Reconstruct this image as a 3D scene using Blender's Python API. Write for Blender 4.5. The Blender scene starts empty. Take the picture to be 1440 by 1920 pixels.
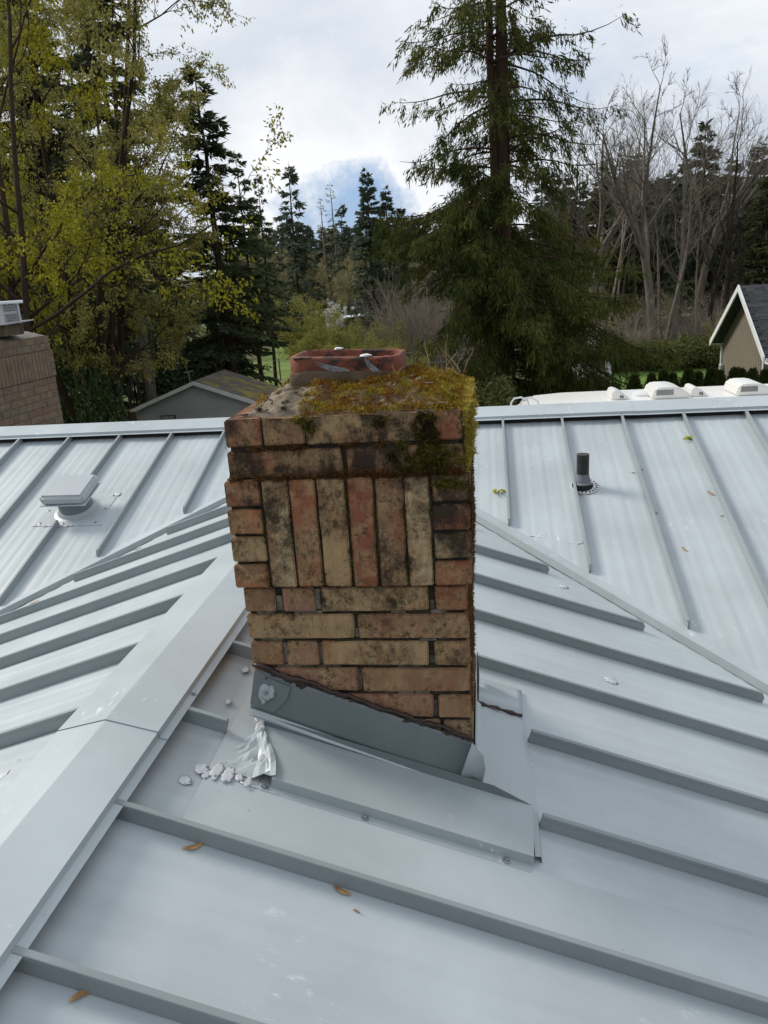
import bpy, bmesh, math, random
import numpy as np
from mathutils import Matrix, Vector, noise as mnoise

# ------------------------------------------------------------------ camera, sky, sun
S = bpy.context.scene
COL = S.collection
CR = np.array([0.991, 0.118942, -0.061416])
CU = np.array([0.023896, 0.294241, 0.955432])
CF = np.array([-0.131712, 0.948301, -0.288751])
cam_d = bpy.data.cameras.new('camera')
cam = bpy.data.objects.new('camera', cam_d)
COL.objects.link(cam)
cam_d.sensor_fit = 'HORIZONTAL'; cam_d.sensor_width = 36.0
cam_d.lens = 1455.48 / 1440 * 36
cam_d.clip_start = 0.05; cam_d.clip_end = 6000
_m = Matrix([[CR[i], CU[i], -CF[i]] for i in range(3)])
cam.matrix_world = _m.normalized().to_4x4()
S.camera = cam

SUN_EL, SUN_AZ = math.radians(38), math.radians(-70)      # azimuth measured from +Y towards +X
SUN_DIR = Vector((math.sin(SUN_AZ)*math.cos(SUN_EL), math.cos(SUN_AZ)*math.cos(SUN_EL), math.sin(SUN_EL)))
sun_d = bpy.data.lights.new('sun', 'SUN')
sun_d.energy = 1.5; sun_d.angle = math.radians(16); sun_d.color = (1.0, 0.95, 0.86)
sun = bpy.data.objects.new('sun', sun_d); COL.objects.link(sun)
sun.rotation_euler = SUN_DIR.to_track_quat('Z', 'Y').to_euler()

W = bpy.data.worlds.new('World'); S.world = W; W.use_nodes = True
wn, wl_ = W.node_tree.nodes, W.node_tree.links
wn.clear()
def wnode(t, **k):
    n = wn.new(t)
    for a, b in k.items(): setattr(n, a, b)
    return n
wout = wnode('ShaderNodeOutputWorld'); wbg = wnode('ShaderNodeBackground')
wbg.inputs['Strength'].default_value = 0.10
sky = wnode('ShaderNodeTexSky'); sky.sky_type = 'NISHITA'; sky.sun_disc = False
sky.sun_elevation = SUN_EL; sky.sun_rotation = SUN_AZ
sky.air_density = 1.0; sky.dust_density = 1.0; sky.ozone_density = 1.5
wtc = wnode('ShaderNodeTexCoord')
wsep = wnode('ShaderNodeSeparateXYZ'); wl_.new(wtc.outputs['Generated'], wsep.inputs[0])
def wmath(op, a, b=None, clamp=False):
    n = wnode('ShaderNodeMath', operation=op, use_clamp=clamp)
    for i, v in enumerate((a, b)):
        if v is None: continue
        if isinstance(v, (int, float)): n.inputs[i].default_value = v
        else: wl_.new(v, n.inputs[i])
    return n.outputs[0]
# cloud deck: direction projected on a plane overhead
wz = wmath('ADD', wmath('MAXIMUM', wsep.outputs['Z'], 0.0), 0.16)
wcx = wmath('DIVIDE', wsep.outputs['X'], wz); wcy = wmath('DIVIDE', wsep.outputs['Y'], wz)
wcomb = wnode('ShaderNodeCombineXYZ')
wl_.new(wcx, wcomb.inputs[0]); wl_.new(wcy, wcomb.inputs[1])
def wnoise(scale, detail, rough, off=(0, 0, 0), dist=0.0, sc=(1, 1, 1)):
    mp = wnode('ShaderNodeMapping'); mp.inputs['Location'].default_value = off; mp.inputs['Scale'].default_value = sc
    wl_.new(wcomb.outputs[0], mp.inputs[0])
    n = wnode('ShaderNodeTexNoise'); n.inputs['Scale'].default_value = scale
    n.inputs['Detail'].default_value = detail; n.inputs['Roughness'].default_value = rough
    n.inputs['Distortion'].default_value = dist
    wl_.new(mp.outputs[0], n.inputs['Vector'])
    return n.outputs['Fac']
def wramp(fac, pts):
    n = wnode('ShaderNodeValToRGB'); r = n.color_ramp
    while len(r.elements) < len(pts): r.elements.new(0.5)
    for e, (p, c) in zip(r.elements, pts): e.position = p; e.color = (*c, 1)
    wl_.new(fac, n.inputs[0]); return n.outputs[0]
def wmix(fac, a, b):
    n = wnode('ShaderNodeMixRGB')
    for i, v in enumerate((fac, a, b)):
        if isinstance(v, (int, float)): n.inputs[i].default_value = v
        elif isinstance(v, tuple): n.inputs[i].default_value = (*v, 1)
        else: wl_.new(v, n.inputs[i])
    return n.outputs[0]
cl_a = wnoise(0.55, 6, 0.55, (3.1, 1.7, 0), 0.4, (1, 0.8, 1))
cl_b = wnoise(1.6, 9, 0.62, (1.2, 5.3, 0), 0.6)
deck = wramp(cl_a, [(0.28, (3.4, 3.7, 4.15)), (0.5, (4.0, 4.25, 4.6)), (0.7, (4.75, 4.9, 5.1))])
bill = wramp(cl_b, [(0.35, (0.90, 0.92, 0.95)), (0.52, (1.0, 1.0, 1.0)), (0.68, (1.10, 1.09, 1.07))])
wm = wnode('ShaderNodeMixRGB', blend_type='MULTIPLY'); wm.inputs[0].default_value = 1
wl_.new(deck, wm.inputs[1]); wl_.new(bill, wm.inputs[2])
cover = wramp(wnoise(0.42, 7, 0.6, (0.9, 2.2, 0), 0.5), [(0.30, (0, 0, 0)), (0.44, (1, 1, 1))])
# one gap in the deck low over the far trees, with billowing rim
gapdir = Vector((-0.158, 0.983, 0.078)).normalized()
wdot = wnode('ShaderNodeVectorMath', operation='DISTANCE')
wl_.new(wtc.outputs['Generated'], wdot.inputs[0]); wdot.inputs[1].default_value = gapdir
gn = wnode('ShaderNodeTexNoise'); gn.inputs['Scale'].default_value = 9; gn.inputs['Detail'].default_value = 8; gn.inputs['Roughness'].default_value = 0.6
wl_.new(wtc.outputs['Generated'], gn.inputs['Vector'])
gd = wmath('ADD', wdot.outputs['Value'], wmath('MULTIPLY', wmath('SUBTRACT', gn.outputs['Fac'], 0.5), 0.24))
gap = wramp(gd, [(0.035, (1, 1, 1)), (0.075, (0, 0, 0))])
rim = wramp(gd, [(0.05, (0, 0, 0)), (0.075, (1, 1, 1)), (0.17, (0, 0, 0))])
blue = wmix(0.8, sky.outputs[0], (1.0, 1.85, 3.4))
c1 = wmix(cover, wmix(0.6, blue, (3.4, 3.95, 4.8)), wm.outputs[0])
c2 = wmix(wmath('MULTIPLY', rim, 0.75), c1, (5.5, 5.5, 5.6))
c3 = wmix(wmath('MULTIPLY', gap, 0.9), c2, blue)
wl_.new(c3, wbg.inputs['Color']); wl_.new(wbg.outputs[0], wout.inputs['Surface'])

S.render.engine = 'CYCLES'
S.view_settings.view_transform = 'Standard'; S.view_settings.look = 'None'
S.view_settings.exposure = 0.95; S.view_settings.gamma = 1.0
S.view_settings.use_curve_mapping = False
S.cycles.max_bounces = 6; S.cycles.diffuse_bounces = 3; S.cycles.glossy_bounces = 3
S.cycles.transparent_max_bounces = 6; S.cycles.transmission_bounces = 3

# ------------------------------------------------------------------ helpers
def at(px, py, Y):
    """point at depth Y seen at photo pixel (1440 x 1920)"""
    v = CF + CR*(px-720)/1455.48 - CU*(py-960)/1455.48
    return v*(Y/v[1])

def tag(o, label=None, cat=None, group=None, kind=None):
    if label: o['label'] = label
    if cat: o['category'] = cat
    if group: o['group'] = group
    if kind: o['kind'] = kind
    return o

def empty(name, loc=(0, 0, 0)):
    o = bpy.data.objects.new(name, None); COL.objects.link(o); o.location = loc
    o.empty_display_size = 0.2
    return o

def link(name, me, mat=None, parent=None, M=None):
    o = bpy.data.objects.new(name, me); COL.objects.link(o)
    if mat and not me.materials: me.materials.append(mat)
    if parent:
        o.parent = parent
        # children are given in world coordinates: take the parents' placing out
        L = (M or Matrix())
        P = Matrix(); q = parent
        while q: P = q.matrix_basis @ P; q = q.parent
        o.matrix_basis = P.inverted() @ L
    elif M: o.matrix_basis = M
    return o

def np_mesh(name, V, F, smooth=False):
    V = np.asarray(V, np.float32); F = np.asarray(F, np.int32)
    me = bpy.data.meshes.new(name)
    me.vertices.add(len(V)); me.vertices.foreach_set('co', V.ravel())
    k = F.shape[1]
    me.loops.add(F.size); me.loops.foreach_set('vertex_index', F.ravel())
    me.polygons.add(len(F)); me.polygons.foreach_set('loop_start', np.arange(0, F.size, k, dtype=np.int32))
    me.polygons.foreach_set('loop_total', np.full(len(F), k, np.int32))
    if smooth: me.polygons.foreach_set('use_smooth', np.ones(len(F), bool))
    me.update(); me.validate()
    return me

class MB:
    def __init__(s): s.v = []; s.f = []
    def add(s, vs, fs):
        n = len(s.v); s.v += [tuple(v) for v in vs]; s.f += [tuple(i+n for i in f) for f in fs]; return s
    def box(s, x0, x1, y0, y1, z0, z1, M=None):
        vs = [Vector((x, y, z)) for z in (z0, z1) for y in (y0, y1) for x in (x0, x1)]
        if M: vs = [M @ v for v in vs]
        return s.add(vs, [(0, 2, 3, 1), (4, 5, 7, 6), (0, 1, 5, 4), (1, 3, 7, 5), (3, 2, 6, 7), (2, 0, 4, 6)])
    def prism(s, poly, d):
        """polygon (list of 3D points) thickened by vector d"""
        n = len(poly); d = Vector(d)
        vs = [Vector(p) for p in poly] + [Vector(p)+d for p in poly]
        return s.add(vs, [tuple(range(n))[::-1], tuple(range(n, 2*n))] + [(i, (i+1) % n, n+(i+1) % n, n+i) for i in range(n)])
    def tube(s, pts, rad, k=8, cap=True):
        pts = [Vector(p) for p in pts]
        if not hasattr(rad, '__len__'): rad = [rad]*len(pts)
        rings = []
        for i, p in enumerate(pts):
            t = (pts[min(i+1, len(pts)-1)] - pts[max(i-1, 0)]).normalized()
            a = t.orthogonal().normalized() if i == 0 else (pa - t*pa.dot(t)).normalized()
            pa = a; b = t.cross(a)
            rings.append([p + (a*math.cos(6.28318*j/k) + b*math.sin(6.28318*j/k))*rad[i] for j in range(k)])
        vs = [v for r in rings for v in r]; fs = []
        for i in range(len(pts)-1):
            for j in range(k):
                fs.append((i*k+j, i*k+(j+1) % k, (i+1)*k+(j+1) % k, (i+1)*k+j))
        if cap: fs += [tuple(range(k))[::-1], tuple(range((len(pts)-1)*k, len(pts)*k))]
        return s.add(vs, fs)
    def lathe(s, prof, k=24, M=None):
        vs = []; fs = []
        for r, z in prof:
            for j in range(k):
                v = Vector((r*math.cos(6.28318*j/k), r*math.sin(6.28318*j/k), z)); vs.append(M @ v if M else v)
        for i in range(len(prof)-1):
            for j in range(k): fs.append((i*k+j, i*k+(j+1) % k, (i+1)*k+(j+1) % k, (i+1)*k+j))
        if prof[0][0] > 1e-6: fs.append(tuple(range(k))[::-1])
        if prof[-1][0] > 1e-6: fs.append(tuple(range((len(prof)-1)*k, len(prof)*k)))
        return s.add(vs, fs)
    def build(s, name, mat, parent=None, M=None, smooth=False, bevel=0, seg=1):
        me = bpy.data.meshes.new(name); me.from_pydata(s.v, [], s.f); me.update()
        bm = bmesh.new(); bm.from_mesh(me); bmesh.ops.recalc_face_normals(bm, faces=bm.faces)
        if bevel: bmesh.ops.bevel(bm, geom=list(bm.edges), offset=bevel, segments=seg, affect='EDGES', clamp_overlap=True)
        bm.to_mesh(me); bm.free()
        if smooth:
            me.polygons.foreach_set('use_smooth', np.ones(len(me.polygons), bool))
            if smooth == 'auto': me.set_sharp_from_angle(angle=math.radians(38))
        return link(name, me, mat, parent, M)

def copy_tree(o, parent=None):
    c = o.copy(); COL.objects.link(c)
    if parent: c.parent = parent
    for ch in o.children: copy_tree(ch, c)
    return c

# ------------------------------------------------------------------ materials
MATS = {}
def mat(name):
    m = bpy.data.materials.new(name); m.use_nodes = True; MATS[name] = m
    nt = m.node_tree; b = nt.nodes['Principled BSDF']
    return m, nt, b
class N:
    """small node helper"""
    def __init__(s, nt): s.nt = nt
    def n(s, t, **k):
        o = s.nt.nodes.new(t)
        for a, b in k.items(): setattr(o, a, b)
        return o
    def l(s, a, b): s.nt.links.new(a, b)
    def noise(s, vec, scale, detail=4, rough=.55, dist=0, sc=None):
        if sc:
            mp = s.n('ShaderNodeMapping'); mp.inputs['Scale'].default_value = sc; s.l(vec, mp.inputs[0]); vec = mp.outputs[0]
        o = s.n('ShaderNodeTexNoise'); o.inputs['Scale'].default_value = scale; o.inputs['Detail'].default_value = detail
        o.inputs['Roughness'].default_value = rough; o.inputs['Distortion'].default_value = dist
        s.l(vec, o.inputs['Vector']); return o.outputs['Fac']
    def ramp(s, f, pts, const=False):
        o = s.n('ShaderNodeValToRGB'); r = o.color_ramp
        if const: r.interpolation = 'CONSTANT'
        while len(r.elements) < len(pts): r.elements.new(.5)
        for e, (p, c) in zip(r.elements, pts):
            e.position = p; e.color = (c, c, c, 1) if isinstance(c, (int, float)) else (*c, 1)
        s.l(f, o.inputs[0]); return o.outputs[0]
    def mix(s, f, a, b, mode='MIX'):
        o = s.n('ShaderNodeMixRGB', blend_type=mode)
        for i, v in enumerate((f, a, b)):
            if isinstance(v, (int, float)): o.inputs[i].default_value = v if i == 0 else (v, v, v, 1)
            elif isinstance(v, tuple): o.inputs[i].default_value = (*v, 1)
            else: s.l(v, o.inputs[i])
        return o.outputs[0]
    def math(s, op, a, b=0.0, clamp=False):
        o = s.n('ShaderNodeMath', operation=op, use_clamp=clamp)
        for i, v in enumerate((a, b)):
            if isinstance(v, (int, float)): o.inputs[i].default_value = v
            else: s.l(v, o.inputs[i])
        return o.outputs[0]
    def obj(s): return s.n('ShaderNodeTexCoord').outputs['Object']
    def pos(s): return s.n('ShaderNodeNewGeometry').outputs['Position']
    def island(s): return s.n('ShaderNodeNewGeometry').outputs['Random Per Island']
    def bump(s, h, strength, dist, bsdf):
        o = s.n('ShaderNodeBump'); o.inputs['Strength'].default_value = strength; o.inputs['Distance'].default_value = dist
        s.l(h, o.inputs['Height']); s.l(o.outputs[0], bsdf.inputs['Normal']); return o

def simple(name, col, rough=.6, metal=0, var=.12, scale=6, bump=0, bscale=40, spec=.5):
    m, nt, b = mat(name); g = N(nt)
    p = g.obj()
    f = g.noise(p, scale, 5)
    c = g.ramp(f, [(.3, tuple(v*(1-var) for v in col)), (.7, tuple(min(1, v*(1+var)) for v in col))])
    g.l(c, b.inputs['Base Color'])
    b.inputs['Roughness'].default_value = rough; b.inputs['Metallic'].default_value = metal
    b.inputs['Specular IOR Level'].default_value = spec
    if bump: g.bump(g.noise(p, bscale, 4), .6, bump, b)
    return m

def metal_mat(name, col, rough=.36, scuffs=True, ribs=.45, grain=(14, .55, 1)):
    """painted sheet steel: faint dirt film, scuffs, oil-canning along the sheet (local y)"""
    m, nt, b = mat(name); g = N(nt); p = g.obj()
    rnd = g.n('ShaderNodeObjectInfo').outputs['Random']
    cmb = g.n('ShaderNodeCombineXYZ'); g.l(g.math('MULTIPLY', rnd, 37), cmb.inputs[0]); g.l(g.math('MULTIPLY', rnd, 11), cmb.inputs[1])
    va = g.n('ShaderNodeVectorMath', operation='ADD'); g.l(p, va.inputs[0]); g.l(cmb.outputs[0], va.inputs[1]); q = va.outputs[0]
    film = g.ramp(g.noise(q, 1.6, 6, .6), [(.35, .87), (.65, 1.05)])
    streak = g.ramp(g.noise(q, 1.0, 5, .6, 0, grain), [(.3, .94), (.7, 1.04)])
    c = g.mix(1, g.mix(1, col, film, 'MULTIPLY'), streak, 'MULTIPLY')
    speck = g.ramp(g.noise(q, 75, 2, .5), [(.76, 0.0), (.80, .5)])
    c = g.mix(speck, c, (.16, .15, .12))
    if scuffs:
        zone = g.ramp(g.noise(q, 2.3, 3, .5), [(.57, 0.0), (.66, 1.0)])
        line = g.ramp(g.noise(q, 30, 6, .75, 0, (1, .4, 1)), [(.57, 0.0), (.65, .75)])
        c = g.mix(g.mix(1, zone, line, 'MULTIPLY'), c, (.72, .75, .78))
    g.l(c, b.inputs['Base Color'])
    g.l(g.ramp(g.noise(q, 3, 5), [(.3, rough-.05), (.7, rough+.10)]), b.inputs['Roughness'])
    b.inputs['Specular IOR Level'].default_value = .5
    h = g.noise(q, 1.0, 2, .5, 0, (13, .22, 1))
    if ribs: g.bump(h, ribs, .004, b)
    return m

ROOF = (.455, .505, .525)
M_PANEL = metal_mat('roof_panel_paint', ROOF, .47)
M_SEAM_SHADE = metal_mat('roof_seam_shade', (.30, .335, .345), .5, False, 0)  # panel paint darkened: the shade on the seam sides is in the colour
M_SEAM_SHADE.node_tree.nodes['Principled BSDF'].inputs['Specular IOR Level'].default_value = .3
M_CAP = metal_mat('ridge_cap_paint', ROOF, .40, True, .06, (2.5, 2.5, 2.5))
M_FLASH = metal_mat('flashing_paint', (.39, .435, .45), .42, True, .05, (2.5, 2.5, 2.5))
M_SHADED = metal_mat('shaded_sheet_metal', (.17, .198, .205), .5, False, 0)  # roof metal darkened: shade of the camera-facing sheets is in the colour
M_VENT = simple('vent_paint', (.40, .43, .45), .38, 0, .05, 4)
M_SEAL = simple('silver_sealant', (.54, .565, .59), .38, 0, .12, 40, .002, 60)
M_SMEAR = simple('grey_sealant', (.27, .28, .295), .45, 0, .35, 120, .002, 90)
M_SEALB = simple('brown_sealant', (.035, .016, .012), .42, 0, .5, 50, .003, 70)
M_SCREW = simple('screw_steel', (.36, .36, .38), .35, .8, .2, 60)
M_WHITE = simple('white_paint', (.78, .79, .80), .4, 0, .04, 2)
M_DARK = simple('dark_void', (.012, .012, .012), .8)

def brick_mat(name, fine=1.0, crusty=.78, tint=0):
    m, nt, b = mat(name); g = N(nt)
    oi = g.n('ShaderNodeObjectInfo')
    p = g.obj()
    cmb = g.n('ShaderNodeCombineXYZ')
    for i, k in enumerate((17., 41., 29.)): g.l(g.math('MULTIPLY', oi.outputs['Random'], k), cmb.inputs[i])
    va = g.n('ShaderNodeVectorMath', operation='ADD'); g.l(p, va.inputs[0]); g.l(cmb.outputs[0], va.inputs[1]); q = va.outputs[0]
    base = oi.outputs['Color']
    # buff slip over red body
    slip = g.ramp(g.noise(q, 14*fine, 9, .72, .15), [(.42, 0.0), (.60, .85)])
    c = g.mix(slip, base, (.46, .30, .15))
    redp = g.ramp(g.noise(q, 8*fine, 7, .66, .1, (1, 1, .6)), [(.53, 0.0), (.66, .75)])
    c = g.mix(redp, c, (.32, .11, .055))
    c = g.mix(g.ramp(g.noise(q, 90*fine, 5, .75, 0, (1, 1, .16)), [(.3, .0), (.75, .5)]), c, (.13, .080, .045))
    # soot, more of it where the object's alpha says so
    so = g.math('ADD', g.noise(q, 10*fine, 10, .78, .1), g.math('MULTIPLY', g.math('SUBTRACT', oi.outputs['Alpha'], .5), .55))
    if not tint:      # runs of soot that cross the courses, heavier towards the wet mossy top
        pp = g.pos(); sz = g.n('ShaderNodeSeparateXYZ'); g.l(pp, sz.inputs[0])
        run = g.math('SUBTRACT', g.noise(pp, 9, 9, .72, .2, (1.4, 1.4, .55)), .5)
        hi_ = g.math('MULTIPLY', g.math('ADD', sz.outputs['Z'], .80), .26)
        so = g.math('ADD', so, g.math('ADD', g.math('MULTIPLY', run, .75), g.math('MAXIMUM', g.math('MINIMUM', hi_, .10), -.05)))
    soot = g.ramp(so, [(.46, 0.0), (.62, .9)])
    c = g.mix(soot, c, (.020, .015, .011))
    crust = g.ramp(g.noise(q, 52*fine, 9, .82, 0), [(.50, 0.0), (.58, crusty)])
    crust = g.mix(.45, crust, g.ramp(g.noise(q, 17*fine, 10, .8, 0), [(.50, 0.0), (.57, crusty)]), 'LIGHTEN')
    crz = g.ramp(g.noise(q, 7*fine, 4, .6), [(.40, 0.0), (.54, 1.0)])
    c = g.mix(g.mix(1, crust, crz, 'MULTIPLY'), c, (.035, .028, .016))
    lime = g.ramp(g.noise(q, 19*fine, 9, .78, .1), [(.60, 0.0), (.72, .6)])
    c = g.mix(lime, c, (.40, .35, .29))
    if tint: c = g.mix(tint, c, (.115, .10, .086))
    # worn dark arrises
    pt = g.ramp(g.n('ShaderNodeNewGeometry').outputs['Pointiness'], [(.47, .55), (.52, 1.0)])
    g.l(c, b.inputs['Base Color'])
    b.inputs['Roughness'].default_value = .86; b.inputs['Specular IOR Level'].default_value = .25
    h = g.math('ADD', g.noise(q, 45*fine, 7, .7), g.math('MULTIPLY', g.noise(q, 160*fine, 3, .6), .35))
    g.bump(h, .9, .004, b)
    return m
M_BRICK = brick_mat('old_brick')
M_BRICKF = brick_mat('old_brick_far', .7, .5, .5)
M_MORTAR = simple('old_mortar', (.042, .034, .025), .95, 0, .55, 28, .006, 60, .15)
M_MORTARL = simple('pale_mortar', (.16, .14, .112), .95, 0, .5, 45, .004, 90, .15)
M_MORTARM = simple('grey_mortar', (.085, .075, .058), .95, 0, .5, 45, .004, 90, .15)
M_DIRT = simple('crown_dirt', (.20, .165, .12), .97, 0, .55, 22, .012, 55, .1)
M_WASH = simple('chimney_wash', (.21, .19, .165), .95, 0, .3, 20, .006, 40, .15)

def island_mat(name, cols, rough=.8, transl=.25, patch=None, pscale=3, spec=.2):
    """foliage: a colour per leaf; patch = second set of colours in soft zones"""
    m, nt, b = mat(name); g = N(nt)
    r = g.island()
    k = len(cols)
    pts = [(i/(k-1) if k > 1 else 0, c) for i, c in enumerate(cols)]
    c = g.ramp(r, pts)
    if patch:
        c2 = g.ramp(r, [(i/(len(patch)-1), v) for i, v in enumerate(patch)])
        c = g.mix(g.ramp(g.noise(g.obj(), pscale, 4, .6, .6), [(.44, 0.0), (.58, 1.0)]), c, c2)
    g.l(c, b.inputs['Base Color']); b.inputs['Roughness'].default_value = rough
    b.inputs['Specular IOR Level'].default_value = spec
    if transl:
        t = g.n('ShaderNodeBsdfTranslucent'); g.l(c, t.inputs['Color'])
        mx = g.n('ShaderNodeMixShader'); mx.inputs[0].default_value = transl
        out = nt.nodes['Material Output']
        g.l(b.outputs[0], mx.inputs[1]); g.l(t.outputs[0], mx.inputs[2]); g.l(mx.outputs[0], out.inputs['Surface'])
    return m
M_MOSS = island_mat('moss_yellow_brown', [(.15, .115, .012), (.30, .22, .02), (.42, .31, .035)], .9, .25,
                    [(.16, .055, .010), (.26, .10, .016), (.14, .07, .016)], 17)
M_MOSSY = island_mat('moss_bright', [(.28, .22, .03), (.46, .37, .07), (.60, .51, .14)], .9, .35,
                     [(.26, .17, .02), (.38, .25, .05), (.30, .23, .05)], 12)
M_MOSSG = island_mat('moss_olive', [(.07, .065, .012), (.14, .125, .018), (.20, .17, .026)], .95, .15,
                     [(.05, .028, .010), (.075, .045, .012), (.03, .02, .01)], 14)
M_MOSSB = island_mat('moss_rusty', [(.10, .035, .012), (.16, .07, .02), (.22, .11, .035)], .95, .15,
                     [(.07, .05, .02), (.12, .08, .03), (.10, .05, .02)], 16)
M_STALK = island_mat('dry_stalk', [(.42, .30, .16), (.55, .42, .25)], .8, .2)
M_BUD = simple('bud_scale', (.42, .24, .10), .7, 0, .5, 60)
M_BUDG = simple('fresh_blossom', (.38, .36, .05), .7, 0, .4, 60)
M_LEAFD = simple('dead_leaf', (.16, .10, .07), .8, 0, .5, 60)

def clay():
    m, nt, b = mat('flue_clay'); g = N(nt); p = g.obj()
    c = g.ramp(g.noise(p, 9, 6, .6, .6), [(.3, (.11, .028, .014)), (.55, (.22, .062, .030)), (.75, (.29, .11, .06))])
    st = g.ramp(g.noise(p, 11, 7, .7, .7, (1, 1, 1.6)), [(.50, 0.0), (.60, .95)])
    c = g.mix(st, c, (.018, .012, .010))
    li = g.ramp(g.noise(p, 38, 6, .7, .4), [(.66, 0.0), (.74, .5)])
    c = g.mix(li, c, (.35, .29, .25))
    g.l(c, b.inputs['Base Color']); b.inputs['Roughness'].default_value = .75
    g.bump(g.noise(p, 40, 6, .65), .6, .003, b)
    return m
M_CLAY = clay()
M_COLLAR = simple('collar_mortar', (.105, .078, .052), .95, 0, .4, 14, .006, 30, .15)

# vegetation
M_MAPLE = island_mat('maple_leaf', [(.20, .19, .05), (.34, .31, .085), (.46, .42, .14), (.29, .27, .065)], .75, .35,
                     [(.14, .145, .04), (.24, .235, .06), (.32, .30, .085)], .35)
M_MAPLEB = island_mat('maple_leaf_near', [(.18, .18, .014), (.32, .30, .022), (.42, .38, .035), (.25, .24, .02)], .75, .35)
M_CEDAR = island_mat('cedar_spray', [(.058, .066, .014), (.105, .114, .024), (.150, .154, .036), (.074, .086, .018)], .75, .40,
                     [(.035, .052, .014), (.062, .082, .020), (.090, .108, .026)], .6)
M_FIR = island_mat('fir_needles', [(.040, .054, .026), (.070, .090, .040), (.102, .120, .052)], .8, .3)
M_FIRB = island_mat('fir_needles_far', [(.056, .076, .056), (.086, .112, .074), (.115, .138, .086)], .8, .3)  # paler and bluer: distance haze is put into the needle colour
M_FIRO = island_mat('fir_needles_olive', [(.060, .072, .026), (.098, .114, .040), (.128, .140, .052)], .8, .3)
M_WILLOW = island_mat('willow_leaf', [(.20, .195, .05), (.29, .28, .07), (.36, .34, .10)], .8, .35)
M_HAZEL = island_mat('bud_haze', [(.23, .205, .10), (.29, .265, .13), (.33, .30, .16)], .9, .2)
M_IVY = island_mat('ivy_leaf', [(.028, .050, .012), (.052, .088, .022), (.085, .13, .036), (.040, .066, .018)], .5, .1, spec=.5)
M_THUJA = island_mat('hedge_leaf', [(.030, .046, .010), (.055, .078, .016), (.082, .108, .024)], .8, .2,
                     [(.03, .028, .008), (.05, .04, .012), (.03, .045, .01)], 1.1)
M_BRAMBLE = island_mat('bramble_leaf', [(.060, .076, .020), (.105, .125, .034), (.14, .155, .05), (.09, .065, .03)], .8, .2)
M_BLOSSOM = island_mat('white_blossom', [(.5, .5, .48), (.62, .62, .6)], .8, .3)
def bark(name, a, b_):
    m, nt, b = mat(name); g = N(nt); p = g.obj()
    c = g.ramp(g.noise(p, 3, 6, .65, .3, (3, 3, .5)), [(.3, a), (.7, b_)])
    g.l(c, b.inputs['Base Color']); b.inputs['Roughness'].default_value = .92; b.inputs['Specular IOR Level'].default_value = .15
    g.bump(g.noise(p, 7, 6, .7, 0, (3, 3, .4)), .8, .06, b)
    return m
M_BARK = bark('bark_brown', (.030, .020, .014), (.075, .052, .036))
M_BARKC = bark('bark_cedar', (.038, .022, .014), (.10, .062, .040))
M_BARKG = bark('bark_grey', (.105, .09, .075), (.21, .18, .152))
M_BARKP = bark('twig_brown', (.18, .148, .115), (.32, .27, .215))
M_BARKD = bark('bark_dark', (.016, .012, .009), (.042, .032, .024))

# ------------------------------------------------------------------ terrain
def S_(a, b, x):
    t = np.clip((np.asarray(x, float)-a)/(b-a), 0, 1); return t*t*(3-2*t)
def gz(x, y):
    low = 2.2 + (0.95-2.2)*S_(-7, 7, x)
    z = -5.4 - low*S_(9, 33, y)
    z = z + 14*S_(170, 420, y) + .12*np.sin(np.asarray(x)*.31+1)*np.sin(np.asarray(y)*.23)*S_(20, 40, y)
    return z
xs = np.concatenate([np.linspace(-1500, -80, 12), np.linspace(-70, 70, 71), np.linspace(80, 1500, 12)])
ys = np.concatenate([np.linspace(-300, -20, 6), np.linspace(-10, 130, 71), np.linspace(140, 2500, 24)])
X, Y_ = np.meshgrid(xs, ys); Z = gz(X, Y_)
nx, ny = len(xs), len(ys)
ii = np.arange(ny-1)[:, None]*nx + np.arange(nx-1)[None]
gf = np.stack([ii, ii+1, ii+nx+1, ii+nx], -1).reshape(-1, 4)
m, nt, b = mat('field_ground'); g = N(nt); p = g.pos()
c = g.ramp(g.noise(p, .25, 6, .6), [(.35, (.055, .085, .018)), (.5, (.10, .12, .03)), (.62, (.16, .115, .065)), (.75, (.20, .14, .09))])
c = g.mix(g.ramp(g.noise(p, 5, 5, .7), [(.3, 0.0), (.8, .5)]), c, (.05, .05, .02))
g.l(c, b.inputs['Base Color']); b.inputs['Roughness'].default_value = .95
g.bump(g.noise(p, 6, 5, .7), .8, .12, b)
ground = link('ground', np_mesh('ground', np.stack([X, Y_, Z], -1).reshape(-1, 3), gf, True), m)
tag(ground, kind='structure')
def sheet(name, poly, mat_, lift=.03, step=1.0):
    """a patch of lawn following the ground"""
    poly = np.array(poly); x0, y0 = poly.min(0); x1, y1 = poly.max(0)
    gx = np.arange(x0, x1+step, step); gy = np.arange(y0, y1+step, step)
    A, B = np.meshgrid(gx, gy); V = np.stack([A, B, gz(A, B)+lift], -1).reshape(-1, 3)
    n = len(gx); I = np.arange(len(gy)-1)[:, None]*n+np.arange(n-1)[None]
    F = np.stack([I, I+1, I+n+1, I+n], -1).reshape(-1, 4)
    cx = V[F].mean(1)[:, :2]
    ins = np.zeros(len(F), bool); j = len(poly)-1
    for i in range(len(poly)):
        xi, yi = poly[i]; xj, yj = poly[j]
        ins ^= ((yi > cx[:, 1]) != (yj > cx[:, 1])) & (cx[:, 0] < (xj-xi)*(cx[:, 1]-yi)/(yj-yi+1e-9)+xi); j = i
    return tag(link(name, np_mesh(name, V, F[ins], True), mat_), kind='structure')
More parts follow.
